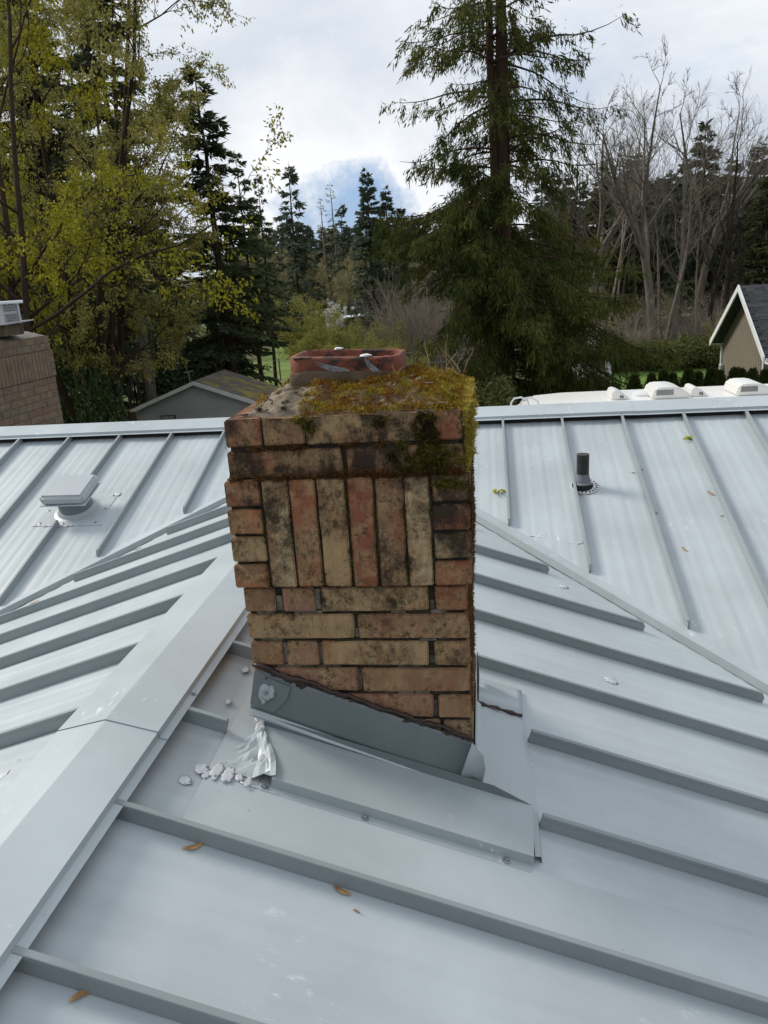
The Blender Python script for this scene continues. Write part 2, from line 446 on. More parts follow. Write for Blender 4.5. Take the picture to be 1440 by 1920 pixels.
def grass_mat(name, a, b_):
    m, nt, b = mat(name); g = N(nt); p = g.pos()
    c = g.ramp(g.noise(p, .6, 6, .65), [(.3, a), (.7, b_)])
    c = g.mix(g.ramp(g.noise(p, 9, 4, .7), [(.35, 0.0), (.8, .45)]), c, tuple(v*.5 for v in a))
    g.l(c, b.inputs['Base Color']); b.inputs['Roughness'].default_value = .95
    g.bump(g.noise(p, 14, 4, .7), .9, .08, b); return m
M_LAWN = grass_mat('lawn_grass', (.085, .16, .018), (.14, .235, .03))
M_MEADOW = grass_mat('meadow_grass', (.14, .20, .035), (.22, .29, .06))
sheet('lawn', [(4, 26), (24, 26), (24, 48), (9, 48), (3, 46)], M_LAWN, .04)
sheet('meadow', [(-20, 42), (-9, 42), (-3, 62), (-4, 96), (-26, 98)], M_MEADOW, .05, 2)

# ------------------------------------------------------------------ the house roof
s_ = 0.330976
XW, ZW = -0.98829, -1.09625            # wing ridge
YR_P, ZR_P = 8.449365, -0.060404       # a point of the main slope's plane
RY = 5.64                              # main ridge
PD = 0.406; X0 = -3.529726; Y0 = 3.840777
APEX = 5.31969
nrm = math.sqrt(1+s_*s_)
HALF = 4.3
def zmain(y): return ZR_P - s_*(YR_P-y)
def zwr(x): return ZW - s_*(x-XW)
def zwl(x): return ZW + s_*(x-XW)
house = tag(empty('house', (0, 8, -5.4)), 'house under the pale grey standing seam metal roof filling the foreground', 'house')

def frame(origin, down):
    d = Vector(down).normalized(); h = Vector((d.x, d.y, 0)).normalized()
    across = h.cross(Vector((0, 0, 1))) * -1
    nn = across.cross(d)
    if nn.z < 0: across = -across; nn = -nn
    M = Matrix((across, d, nn)).transposed().to_4x4(); M.translation = Vector(origin); return M

def panel(M, w, b0, bl, br, seed, split=None):
    """sheet lying in frame M: across 0..w, running from b0 down to bl (at 0) / br (at w)"""
    rng = random.Random(seed); k = 34; rows = 14
    vs, fs = [], []
    ph = rng.random()*6
    for i in range(rows):
        for j in range(k+1):
            a = j/k; e = bl + (br-bl)*a; bb = b0+(e-b0)*i/(rows-1)
            z = .0008*math.sin(a*w/.066*6.283+ph) + .0005*math.sin(a*w/.041*6.283+2*ph) + .0020*math.sin(a*math.pi)*math.sin(bb*1.5+ph*2) + .0012*math.sin(a*6.283)*math.sin(bb*2.9+ph*3)
            vs.append((a*w, bb, z))
    n = len(vs)
    vs += [(x, y, -.004) for x, y, z in vs]
    for i in range(rows-1):
        for j in range(k):
            q = i*(k+1)+j; fs.append((q, q+1, q+k+2, q+k+1)); fs.append((n+q, n+q+k+1, n+q+k+2, n+q+1))
    ring = [j for j in range(k+1)] + [(i+1)*(k+1)-1 for i in range(1, rows)] + [(rows-1)*(k+1)+j for j in range(k-1, -1, -1)] + [i*(k+1) for i in range(rows-2, 0, -1)]
    for a, b2 in zip(ring, ring[1:]+ring[:1]): fs.append((a, n+a, n+b2, b2))
    mb = MB(); mb.add(vs, fs)
    return mb.build('roof_panel', M_PANEL, house, M, smooth='auto')

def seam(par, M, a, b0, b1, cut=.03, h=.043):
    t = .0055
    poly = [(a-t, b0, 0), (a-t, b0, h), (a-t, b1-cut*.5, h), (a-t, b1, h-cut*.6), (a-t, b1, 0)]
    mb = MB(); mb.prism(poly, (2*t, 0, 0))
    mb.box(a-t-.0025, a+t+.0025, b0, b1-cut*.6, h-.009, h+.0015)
    return mb.build('seam', M_SEAM_SHADE, par, M, bevel=.0012)

# wing, right slope: across = -Y
MWR = lambda y: frame((XW, y, ZW), (1, 0, -s_))
WR_EDGE = XW + HALF
def vx(y): return XW + (APEX-y)      # valley on the right of the wing ridge
k = -4
seed = 1
while True:
    ya = Y0 - k*PD            # far edge (seam on the near edge of the previous)
    yb = ya - PD
    if ya < -2.6: break
    if ya > APEX-.02: ya_ = APEX-.02
    else: ya_ = ya
    if yb < APEX-.1:
        ea = min(WR_EDGE, vx(ya_)-.01); eb = min(WR_EDGE, vx(yb)-.01)
        M = MWR(ya_)
        P = panel(M, ya_-yb, .012, max(.03, (ea-XW)*nrm), (eb-XW)*nrm, seed)
        # seam on its near edge, stopped short of the valley; broken round the chimney
        end = (min(WR_EDGE, vx(yb)-.185)-XW)*nrm
        st = .125
        kk = k+1
        if kk == 4: segs = [(st, (-.700-XW)*nrm), ((.112-XW)*nrm, end)]      # y 2.21, behind the chimney's front
        elif kk == 5: segs = [(st, (-.733-XW)*nrm), ((.118-XW)*nrm, end)]    # y 1.81
        elif kk == 3: segs = [(st, (-.69-XW)*nrm), ((-.05-XW)*nrm, end)] if False else [(st, end)]
        else: segs = [(st, end)]
        for b0, b1 in segs:
            if b1 > b0+.05: seam(P, M, ya_-yb, b0, b1, .006 if b1 < .4 else .03)
        seed += 1
    k += 1
# wing, left slope: across = +Y
MWL = lambda y: frame((XW, y, ZW), (-1, 0, -s_))
WL_EDGE = XW-HALF
# seams at left measured separately: y = 4.244, 3.838 ...
k = 0; YL0 = 4.244+PD*2
while True:
    ya = YL0-k*PD; yb = ya-PD
    if ya < -2.6: break
    ya_ = min(ya, APEX-.02)
    if yb < APEX-.1:
        ea = min(HALF, APEX-ya_-.01); eb = min(HALF, APEX-yb-.01)
        M = MWL(yb)
        P = panel(M, ya_-yb, .012, eb*nrm, max(.03, ea*nrm), seed)
        end = (min(HALF, APEX-yb-.15))*nrm
        if end > .25: seam(P, M, 0, .125, end)
        seed += 1
    k += 1
# main slope: across = -X ; panels between seams, cut by the two valleys
MM = lambda x: frame((x, RY, zmain(RY)), (0, -1, -s_))
EAVE = RY-HALF
def main_end(x):
    """lowest y of main slope at x (valley or eave)"""
    return max(EAVE, APEX-abs(x-XW)+.005)
for k in range(-12, 22):
    xa = X0+k*PD; xb = xa+PD
    M = MM(xb)                      # across runs from xb towards xa
    pts = [xb, xa]
    if xa < XW < xb:                # the panel that meets the wing ridge
        ea, eb = main_end(XW)+.0, main_end(XW)+.0
    else: ea, eb = main_end(xa), main_end(xb)
    P = panel(M, PD, .01, (RY-eb)*nrm, (RY-ea)*nrm, seed); seed += 1
    e = main_end(xa)+.115
    if RY-e > .3:
        if k == 2:   # interrupted by the square vent's base
            seam(P, M, PD, .15, (RY-4.775)*nrm, .004); seam(P, M, PD, (RY-4.44)*nrm, (RY-e)*nrm)
        else: seam(P, M, PD, .15, (RY-e)*nrm)
# back slope of the main roof
MBK = lambda x: frame((x, RY, zmain(RY)), (0, 1, -s_))
for k in range(-12, 22):
    xa = X0+k*PD
    P = panel(MBK(xa), PD, .01, HALF*nrm, HALF*nrm, seed); seed += 1
    seam(P, MBK(xa), 0, .15, HALF*nrm)

def strip(name, prof, a, b, axis, mat_, t=.0016, parent=house, bevel=0):
    """folded sheet: profile in the cross plane, run from a to b along axis ('x' or 'y')"""
    nseg = 10
    mb = MB(); n = len(prof); vs = []
    def P(u, v, w): return (w, u, v) if axis == 'x' else (u, w, v)
    ws = [a+(b-a)*i/nseg for i in range(nseg+1)]
    for w in ws:
        vs += [P(u, v, w) for u, v in prof] + [P(u, v-t, w) for u, v in prof]
    fs = []
    for i in range(nseg):
        o, q = i*2*n, (i+1)*2*n
        for j in range(n-1):
            fs.append((o+j, o+j+1, q+j+1, q+j)); fs.append((o+n+j+1, o+n+j, q+n+j, q+n+j+1))
        for j in (0, n-1): fs.append((o+j, q+j, q+n+j, o+n+j))
    for o in (0, nseg*2*n):
        for j in range(n-1): fs.append((o+j, o+n+j, o+n+j+1, o+j+1))
    mb.add(vs, fs)
    return mb.build(name, mat_, parent)
# main ridge cap (three lengths, lapped)
def cap_prof(c, zc, plane, hw, lift=0):
    out = []
    for sg in (-1, 1):
        half = [(c+sg*(hw+.022), plane(hw+.022)+.0445), (c+sg*(hw+.002), plane(hw)+.0435), (c+sg*hw, plane(hw)+.060)]
        out.append(half if sg < 0 else half[::-1])
    return [(u, v+lift) for u, v in out[0]+[(c-.0016, zc-.0004), (c+.0016, zc-.0004)]+out[1]]
pm = lambda d: zmain(RY)-s_*d
for i, (a, b) in enumerate([(-8.4, -4.6), (-4.64, 1.02), (.98, 5.2)]):
    strip('ridge_cap', cap_prof(RY, zmain(RY)+.050, pm, .165, .0022*(i % 2)), a, b, 'x', M_CAP)
pw = lambda d: ZW-s_*d
strip('ridge_cap', cap_prof(XW, ZW+.0495, pw, .136), -2.6, 1.70, 'y', M_CAP)
strip('ridge_cap', cap_prof(XW, ZW+.0495, pw, .1375, .0032), 1.655, 5.38, 'y', M_CAP)
# ridge closures under the caps, black to paint in the shade of the gap
for nm, c, plane, a, b, ax in (('ridge_closure_shade', RY, pm, -8.4, 5.2, 'x'), ('ridge_closure_shade', XW, pw, -2.6, 5.25, 'y')):
    for sg in (-1, 1):
        d = .150 if ax == 'x' else .118
        prof = [(c+sg*(d), plane(d)+.002), (c+sg*(d+.001), plane(d)+.045)]
        strip(nm, prof, a, b, ax, M_DARK)

# valley flashings: strip over the main sheets, folded down onto the wing sheets with a wavy sealed edge
def valley(sg):
    """strip laid over the main sheets; its folded hem drops on to the wing sheets"""
    L = HALF-.02; n = 60; top = []; hem = []
    rng = random.Random(5+sg)
    for i in range(n+1):
        d = .02+(L-.02)*i/n
        x = XW+sg*d; y = APEX-d
        nx, ny = sg*.7071, .7071
        w = .085+.006*math.sin(i*.55)+rng.uniform(-.003, .003)
        def pt(off, h):
            py = y+ny*off; return (x+nx*off, py, zmain(py)+h)
        ex, ey = x-nx*.020, y-ny*.020
        ez = (zwr(ex) if sg > 0 else zwl(ex))+.0022
        top += [pt(w, .0028), pt(.035, .017), pt(.004, .030)]
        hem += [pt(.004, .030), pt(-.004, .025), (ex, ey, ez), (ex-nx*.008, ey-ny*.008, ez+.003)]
    for nm, vs, m_, mt in (('valley_flashing', top, 3, M_CAP), ('valley_hem', hem, 4, M_SEAM_SHADE)):  # shade on the drop face is painted in with the dark seam colour
        fs = []
        for i in range(n):
            for q0 in range(m_-1): q = i*m_+q0; fs.append((q, q+1, q+m_+1, q+m_))
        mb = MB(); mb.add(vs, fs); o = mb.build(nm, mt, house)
        md = o.modifiers.new('t', 'SOLIDIFY'); md.thickness = .0012; md.offset = 0
valley(1); valley(-1)
# walls and eaves below the roof
M_SIDING = simple('house_siding', (.30, .29, .27), .8, 0, .1, 3)
mb = MB(); mb.box(-8.2, 5.0, 1.75, 9.4, -5.6, -2.2); mb.box(XW-3.9, XW+3.9, -2.4, 1.8, -5.6, -2.38); mb.build('wall', M_SIDING, house)
mb = MB(); mb.prism([(-8.2, 1.75, -2.2), (-8.2, 9.5, -2.2), (-8.2, RY, -1.06)], (.15, 0, 0)); mb.prism([(4.85, 1.75, -2.2), (4.85, 9.5, -2.2), (4.85, RY, -1.06)], (.15, 0, 0)); mb.build('gable_wall', M_SIDING, house)

# ------------------------------------------------------------------ the brick chimney
CX, CY0, CD = -0.374, 1.973, 0.60
chim = tag(empty('chimney', (CX, CY0+CD/2, zwr(CX))), 'weathered red and buff brick chimney with mossy top and clay flue on the metal roof', 'chimney')
XL, XR = -.690, -.058
YB = CY0+CD

def brick(x0, x1, y0, y1, z0, z1, color, parent=chim, mt=None, seed=0, hi=True, name='brick'):
    rng = random.Random(seed*7919+13)
    if hi: x0 -= .0012; x1 += .0012; z0 -= .0016; z1 += .0016
    cx, cy, cz = (x0+x1)/2, (y0+y1)/2, (z0+z1)/2
    sx, sy, sz = x1-x0, y1-y0, z1-z0
    bm = bmesh.new(); bmesh.ops.create_cube(bm, size=1)
    for v in bm.verts: v.co = Vector((v.co.x*sx, v.co.y*sy, v.co.z*sz))
    if hi:
        for ax, n in ((0, max(1, int(sx/.045))), (1, 1), (2, max(1, int(sz/.045)))):
            es = [e for e in bm.edges if abs((e.verts[0].co-e.verts[1].co)[ax]) > .5*(sx, sy, sz)[ax]]
            if n > 1: bmesh.ops.subdivide_edges(bm, edges=es, cuts=n-1, use_grid_fill=True)
        sharp = [e for e in bm.edges if len(e.link_faces) == 2 and e.calc_face_angle(0) > .5]
        bmesh.ops.bevel(bm, geom=sharp, offset=.0035, segments=2, affect='EDGES', clamp_overlap=True)
        for v in bm.verts:
            q = v.co*38+Vector((seed*3.1, seed*1.7, seed))
            v.co += Vector((mnoise.noise(q), mnoise.noise(q+Vector((9, 0, 0))), mnoise.noise(q+Vector((0, 9, 0)))))*.0026
    else:
        bmesh.ops.bevel(bm, geom=list(bm.edges), offset=.004, segments=1, affect='EDGES', clamp_overlap=True)
    for f in bm.faces: f.smooth = False
    me = bpy.data.meshes.new(name); bm.to_mesh(me); bm.free()
    R = Matrix.Rotation(rng.uniform(-.006, .006), 4, 'Y') @ Matrix.Rotation(rng.uniform(-.008, .008), 4, 'Z')
    o = link(name, me, mt or M_BRICK, parent, Matrix.Translation((cx, cy+rng.uniform(-.0015, .0015), cz)) @ R)
    o.color = color
    return o
RED = (.32, .105, .055); TAN = (.47, .32, .165); BUFF = (.56, .43, .25); BRN = (.32, .18, .10); ORG = (.43, .18, .085); GRY = (.30, .23, .15); PNK = (.38, .20, .135)
def C(c, soot=.3): return (*c, soot)
D = .095
# front courses: (z_top, z_bottom, [(x0, x1, colour, soot)])
FR = [
 (-.339, -.409, [(-.688, -.5925, RED, .35), (-.583, -.474, BRN, .30), (-.467, -.163, TAN, .42), (-.129, -.060, RED, .22)]),
 (-.424, -.496, [(-.688, -.378, BRN, .44), (-.362, -.058, BRN, .42)]),
 (-.818, -.888, [(-.689, -.600, BRN, .30), (-.578, -.487, PNK, .18), (-.468, -.168, TAN, .50), (-.146, -.0605, RED, .32)]),
 (-.902, -.973, [(-.6885, -.381, TAN, .33), (-.367, -.0575, BRN, .26)]),
 (-.986, -1.0565, [(-.6875, -.5955, BRN, .30), (-.581, -.4915, PNK, .16), (-.4775, -.174, TAN, .36), (-.153, -.058, BRN, .48)]),
 (-1.071, -1.141, [(-.689, -.3815, PNK, .22), (-.3675, -.0585, BRN, .28)]),
 (-1.155, -1.225, [(-.690, -.4815, BRN, .3), (-.468, -.1675, PNK, .25), (-.152, -.058, BRN, .30)]),
 (-1.239, -1.309, [(-.690, -.390, TAN, .3), (-.376, -.149, TAN, .35), (-.137, -.058, GRY, .45)]),
 (-1.323, -1.393, [(-.690, -.5, BRN, .3), (-.486, -.174, BRN, .3), (-.160, -.058, BRN, .4)]),
 (-1.407, -1.477, [(-.690, -.381, BRN, .3), (-.367, -.058, BRN, .4)]),
]
sd = 1
sol_t, sol_b = -.503, -.807
COR = .016                                        # the soldier band stands proud
for zt, zb, row in FR:
    for i, (x0, x1, c, so) in enumerate(row):
        corner = (i == 0 or i == len(row)-1) and (x1-x0) < .15
        brick(x0, x1, CY0, CY0+(.30 if corner else D), zb, zt, C(c, so), seed=sd); sd += 1
    # sides and back
    for side in (0, 1):
        first = row[0] if side == 0 else row[-1]
        ys0 = CY0+(.30 if (first[1]-first[0]) < .15 else D)+.013
        y = ys0
        while y < YB-.03:
            L = min(.298 if y > ys0 or (first[1]-first[0]) > .15 else .298, YB-y)
            if YB-y-L < .05: L = YB-y
            xa, xb = (XL, XL+D) if side == 0 else (XR-D, XR)
            brick(xa, xb, y, y+L, zb, zt, C(random.Random(sd).choice([RED, BRN, TAN, PNK, GRY]), .4), seed=sd); sd += 1
            y += L+.013
    x = XL+D+.012
    while x < XR-D-.05:
        L = min(.2, XR-D-.012-x)
        brick(x, x+L, YB-D, YB-.002, zb, zt, C(random.Random(sd).choice([RED, BRN, TAN, PNK]), .4), seed=sd); sd += 1
        x += L+.013
SOLD = [(-.598, -.530, BUFF, .42), (-.523, -.4555, RED, .24), (-.4465, -.3745, TAN, .40), (-.3645, -.3005, RED, .22), (-.2905, -.220, BRN, .42), (-.213, -.1503, BUFF, .46)]
for x0, x1, c, so in SOLD:
    brick(x0, x1, CY0-COR, CY0+D-COR, sol_b, sol_t, C(c, so), seed=sd); sd += 1
HL = [(RED, .38), (ORG, .24), (TAN, .26), (ORG, .26)]; HR = [(BRN, .50), (RED, .64), (GRY, .60), (RED, .30)]
for j in range(4):
    zt = sol_t-j*.0797; zb = zt-.0665
    if j == 3: zb = sol_b
    brick(-.703, -.6085, CY0-COR, CY0+.28, zb, zt, C(*HL[j]), seed=sd); sd += 1
    brick(-.1405, -.045, CY0-COR, CY0+.28, zb, zt, C(*HR[j]), seed=sd); sd += 1
    brick(-.703, -.6085, YB-.1, YB+COR, zb, zt, C(BRN, .4), seed=sd); sd += 1
    brick(-.1405, -.045, YB-.1, YB+COR, zb, zt, C(BRN, .4), seed=sd); sd += 1
for side, (xa, xb) in enumerate(((-.703, -.703+D), (-.045-D, -.045))):
    y = CY0+.292
    while y < YB-.115-.05:
        brick(xa, xb, y, y+.066, sol_b, sol_t, C(random.Random(sd).choice([RED, TAN, BRN, BUFF]), .4), seed=sd); sd += 1
        y += .0755
x = -.598
while x < -.15-.03:
    brick(x, x+.0665, YB-D+COR, YB+COR, sol_b, sol_t, C(random.Random(sd).choice([RED, TAN, BRN, BUFF]), .4), seed=sd); sd += 1
    x += .0755

# recessed mortar core (joints sit 9 mm back)
mb = MB()
r_ = .010
mb.box(XL+r_, XR-r_, CY0+r_, YB-r_, -1.50, -.343)
mb.box(-.703+r_, -.045-r_, CY0-COR+r_, YB+COR-r_, sol_b+.004, sol_t-.004)
mb.build('mortar_core', M_MORTAR, chim)
# loose pieces of pointing that still sit in the joints
def mortar_bit(x0, x1, z0, z1, y0=CY0+.0035, dep=.02, mt=M_MORTARL, seed=0):
    rng = random.Random(seed); mb = MB()
    mb.box(x0, x1, y0+rng.uniform(-.001, .003), y0+dep, z0, z1)
    o = mb.build('mortar_piece', mt, chim, bevel=.0022)
    for v in o.data.vertices:
        v.co += Vector((rng.uniform(-.001, .001), rng.uniform(-.001, .001), rng.uniform(-.001, .001)))
    return o
rngm = random.Random(77)
bed = [(-.888, -.902), (-.973, -.986), (-1.0565, -1.071), (-1.141, -1.155), (-1.225, -1.239), (-1.309, -1.323)]
ms = 0
for bi, (zt, zb) in enumerate(bed):
    x = -.684+rngm.uniform(0, .03)
    while x < -.075:
        L = rngm.uniform(.035, .085)
        if rngm.random() < .66:
            mortar_bit(x, min(x+L, -.062), zb+.0016, zt-.0016, mt=rngm.choice([M_MORTARL, M_MORTARM, M_MORTARM, M_MORTAR]), seed=ms)
        ms += 1; x += L+.003
for (x0, x1, z0, z1) in [(-.598, -.581, -.887, -.842), (-.485, -.470, -.886, -.822), (-.172, -.155, -1.0545, -1.030), (-.166, -.154, -1.223, -1.172), (-.3795, -.369, -.972, -.945),
                         (-.594, -.582, -1.055, -.99), (-.490, -.479, -1.055, -.99), (-.3805, -.369, -1.139, -1.073), (-.164, -.150, -.886, -.86)]:
    mortar_bit(x0, x1, z0, z1, mt=rngm.choice([M_MORTARL, M_MORTARM, M_MORTARM]), seed=ms); ms += 1
for x0, x1 in [(-.6075, -.599), (-.529, -.524), (-.4545, -.4475), (-.3735, -.3655), (-.2995, -.2915), (-.219, -.214), (-.1495, -.1415)]:
    z = sol_b
    while z < sol_t-.03:
        L = rngm.uniform(.04, .12)
        if rngm.random() < .6: mortar_bit(x0, x1, z, min(z+L, sol_t), y0=CY0-COR+.006, mt=M_MORTAR, seed=ms)
        ms += 1; z += L+.004

# crown: lumpy mortar and dirt wash, heaped against the flue
FX0, FX1, FY0, FY1 = -.560, -.234, 2.205, 2.445
def crown_h(x, y):
    ex = np.minimum(x-XL, XR-x); ey = np.minimum(y-CY0, YB-y)
    e = np.clip(np.minimum(ex, ey), 0, 1)
    dx = np.maximum(np.maximum(FX0-x, x-FX1), 0); dy = np.maximum(np.maximum(FY0-y, y-FY1), 0)
    d = np.sqrt(dx*dx+dy*dy)
    h = .048*S_(0, .14, e)*(.55+.45*np.exp(-(d/.09)**2))
    h = h + .018*S_(0, .10, e)*np.exp(-(((x+.16)/.09)**2+((y-2.2)/.16)**2))
    n = .007*np.sin(x*61+y*37)*np.sin(y*53-x*29) + .004*np.sin(x*140+1)*np.sin(y*131+2)
    low = .016*np.maximum(1-S_(.035, .062, x-XL), (1-S_(.02, .045, y-CY0))*(1-S_(-.50, -.42, x)))
    lump = .011*np.sin(x*33+1.3*np.sin(y*27))*np.sin(y*31+1.1*np.sin(x*25))
    return -.3375 + h + (n+lump)*S_(0, .06, e) - low
gx = np.linspace(XL+.012, XR-.006, 90); gy = np.linspace(CY0+.016, YB-.01, 80)
A, B = np.meshgrid(gx, gy); V = np.stack([A, B, crown_h(A, B)], -1)
V[0, :, 2] = V[-1, :, 2] = -.345; V[:, 0, 2] = V[:, -1, 2] = -.345
n = len(gx); I = np.arange(len(gy)-1)[:, None]*n+np.arange(n-1)[None]
link('crown_wash', np_mesh('crown_wash', V.reshape(-1, 3), np.stack([I, I+1, I+n+1, I+n], -1).reshape(-1, 4), True), M_DIRT, chim)

# clay flue: rounded rectangular liner, open on top
def rrect(x0, x1, y0, y1, r, k=6):
    pts = []
    for cx, cy, a0 in ((x1-r, y1-r, 0), (x0+r, y1-r, 90), (x0+r, y0+r, 180), (x1-r, y0+r, 270)):
        for i in range(k+1):
            a = math.radians(a0+90*i/k); pts.append((cx+r*math.cos(a), cy+r*math.sin(a)))
    return pts
FT, FB = -.210, -.33
def flue_ring(off, z, jit=0, seed=0):
    rng = random.Random(seed); base = rrect(FX0+off, FX1-off, FY0+off, FY1-off, max(.012, .052-off))
    return [(x, y, z-.035*(x-CX)+rng.uniform(-jit, jit)) for x, y in base]
rings = [flue_ring(0, FB-.02), flue_ring(0, -.285), flue_ring(-.001, -.25), flue_ring(0, FT-.006, .001, 1), flue_ring(.004, FT, .0018, 2), flue_ring(.017, FT+.001, .0018, 3), flue_ring(.021, FT-.005, .001, 4), flue_ring(.021, -.30), flue_ring(.021, -.44)]
mb = MB(); k = len(rings[0]); vs = [v for r in rings for v in r]
fs = [(i*k+j, i*k+(j+1) % k, (i+1)*k+(j+1) % k, (i+1)*k+j) for i in range(len(rings)-1) for j in range(k)]
fs.append(tuple(range((len(rings)-1)*k, len(rings)*k)))
mb.add(vs, fs); flue = mb.build('flue', M_CLAY, chim, smooth='auto')
# mortar collar smeared round its foot
rr = []
for off, z in ((-.003, -.33), (-.006, -.285), (-.005, -.262), (-.001, -.256), (.003, -.257)):
    ring = flue_ring(off, z)
    rr.append([(x, y, zz+(.007*math.sin(x*23+.6)+.004*math.sin(x*61) if z > -.27 else 0)) for x, y, zz in ring])
mb = MB(); mb.add([v for r in rr for v in r], [(i*k+j, i*k+(j+1) % k, (i+1)*k+(j+1) % k, (i+1)*k+j) for i in range(len(rr)-1) for j in range(k)])
mb.build('mortar_collar', M_COLLAR, flue, smooth='auto')
# silver sealant smears and blobs
def blob(name, c, r, mt, parent, flat=.4, nrm_=(0, 0, 1), seed=0, seg=12, lump=.35, stretch=(1, 1)):
    rng = random.Random(seed); bm = bmesh.new(); bmesh.ops.create_icosphere(bm, subdivisions=3, radius=1)
    q = Vector(nrm_).to_track_quat('Z', 'Y').to_matrix().to_4x4()
    for v in bm.verts:
        k_ = 1+lump*mnoise.noise(v.co*1.9+Vector((seed*5.3, seed, 2)))+.5*lump*mnoise.noise(v.co*4.5+Vector((seed, 3, 1)))
        v.co = Vector((v.co.x*r*k_*stretch[0], v.co.y*r*k_*stretch[1], v.co.z*r*flat*k_))
    for f in bm.faces: f.smooth = True
    me = bpy.data.meshes.new(name); bm.to_mesh(me); bm.free()
    return link(name, me, mt, parent, Matrix.Translation(c) @ q)
def smear(name, pts, ws, y, mt, parent, t=.0022):
    """brush stroke of sealant on the flue's front face: thin bristle tracks side by side (pts in x,z)"""
    mb = MB(); n = len(pts); rng = random.Random(n*7); K = 9
    for tr in range(K):
        o_ = (tr+.5)/K*2-1; a0 = rng.uniform(0, .22)*(n-1); a1 = (n-1)*(1-rng.uniform(0, .14)); m_ = 14; prev = None
        for i in range(m_):
            f = a0+(a1-a0)*i/(m_-1); k_ = min(int(f), n-2); fr = f-k_
            p = Vector(pts[k_]).lerp(Vector(pts[k_+1]), fr); w = ws[k_]*(1-fr)+ws[k_+1]*fr
            d = (Vector(pts[k_+1])-Vector(pts[k_])).normalized(); nn = Vector((-d.y, d.x)); hw_ = w/K*rng.uniform(.7, 1.6)
            c_ = p+nn*w*(o_+rng.uniform(-.10, .10)); th = t*rng.uniform(.4, 1.0)*(1-.5*o_*o_)
            ring = [(c_.x-nn.x*hw_, y, c_.y-nn.y*hw_), (c_.x, y-th, c_.y), (c_.x+nn.x*hw_, y, c_.y+nn.y*hw_)]
            if prev: mb.add(prev+ring, [(0, 1, 4, 3), (1, 2, 5, 4)])
            prev = ring
    return mb.build(name, mt, parent, smooth=True)
smear('sealant_smear', [(-.478, -.222), (-.46, -.229), (-.44, -.236), (-.42, -.243), (-.40, -.249), (-.385, -.254), (-.374, -.2545)], [.004, .006, .008, .009, .010, .010, .007], FY0-.0012, M_SMEAR, flue)
smear('sealant_smear', [(-.331, -.212), (-.327, -.222), (-.322, -.234), (-.314, -.243), (-.303, -.252), (-.298, -.262)], [.006, .006, .006, .008, .008, .004], FY0-.0012, M_SMEAR, flue)
blob('sealant_blob', (-.332, FY0+.012, FT+.001), .014, M_WHITE, flue, .35, seed=3, stretch=(1.2, .9))
blob('sealant_blob', (-.447, FY1-.012, FT+.006), .012, M_WHITE, flue, .35, seed=5, stretch=(1.2, .8))
blob('sealant_blob', (-.518, FY0+.010, FT+.004), .020, M_MORTARL, flue, .15, seed=8, stretch=(1.5, .6))

# ------------------------------------------------------------------ moss
def strands(P, Nn, length, width, rng, curl=.6):
    """one little three-point blade per root"""
    n = len(P)
    d = Nn + rng.normal(0, curl, (n, 3)); d /= np.linalg.norm(d, axis=1)[:, None]
    a = np.cross(d, rng.normal(0, 1, (n, 3))); a /= np.linalg.norm(a, axis=1)[:, None]
    L = (length*rng.uniform(.5, 1.3, n))[:, None]; w = (width*rng.uniform(.6, 1.3, n))[:, None]
    mid = P + d*L*.55; tip = P + d*L + rng.normal(0, .25, (n, 3))*L
    V = np.stack([P-a*w*.5, P+a*w*.5, mid+a*w*.55, tip, mid-a*w*.55], 1)
    V = np.stack([P-a*w*.4, mid-a*w*.6, tip, mid+a*w*.6], 1)
    F = np.arange(n*4).reshape(n, 4)
    return V.reshape(-1, 3), F
def noise2(P, sc, seed):
    return np.array([mnoise.noise(Vector(p)*sc+Vector((seed, seed*.7, 0))) for p in P])
def moss(name, P, Nn, mt, length, width, seed, curl=.6):
    V, F = strands(np.asarray(P), np.asarray(Nn), length, width, np.random.default_rng(seed), curl)
    o = link(name, np_mesh(name, V, F), mt, chim); o['kind'] = 'stuff'; return o
rg = np.random.default_rng(11)
# top
n0 = 34000
x = rg.uniform(XL+.05, XR, n0); y = rg.uniform(CY0+.0, YB, n0)
inside = (x > FX0-.002) & (x < FX1+.002) & (y > FY0-.002) & (y < FY1+.002)
P = np.stack([x, y, crown_h(np.clip(x, XL+.02, XR-.012), np.clip(y, CY0+.02, YB-.02))], -1)
dens = noise2(P[:, [0, 1, 2]], 13, 4)+.45*noise2(P[:, [0, 1, 2]], 37, 14)+.9*S_(-.66, -.40, x)-.20+.7*np.exp(-(((x+.62)/.05)**2+((y-2.14)/.07)**2)) - .8*np.exp(-(((x+.57)/.085)**2+((y-2.09)/.09)**2))-.5*np.exp(-(((x+.29)/.05)**2+((y-2.13)/.04)**2))
left = x < -.62
keep = ~inside & (dens > .24)
P = P[keep]; P[:, 2] += (np.clip(dens[keep], 0, .6)*.030+.012*np.clip(noise2(P, 38, 8), 0, 1))*rg.uniform(.1, 1, keep.sum())
Nn = np.tile([0, -.15, 1.], (len(P), 1))
moss('moss', P, Nn, M_MOSS, .009, .0030, 1, .85)
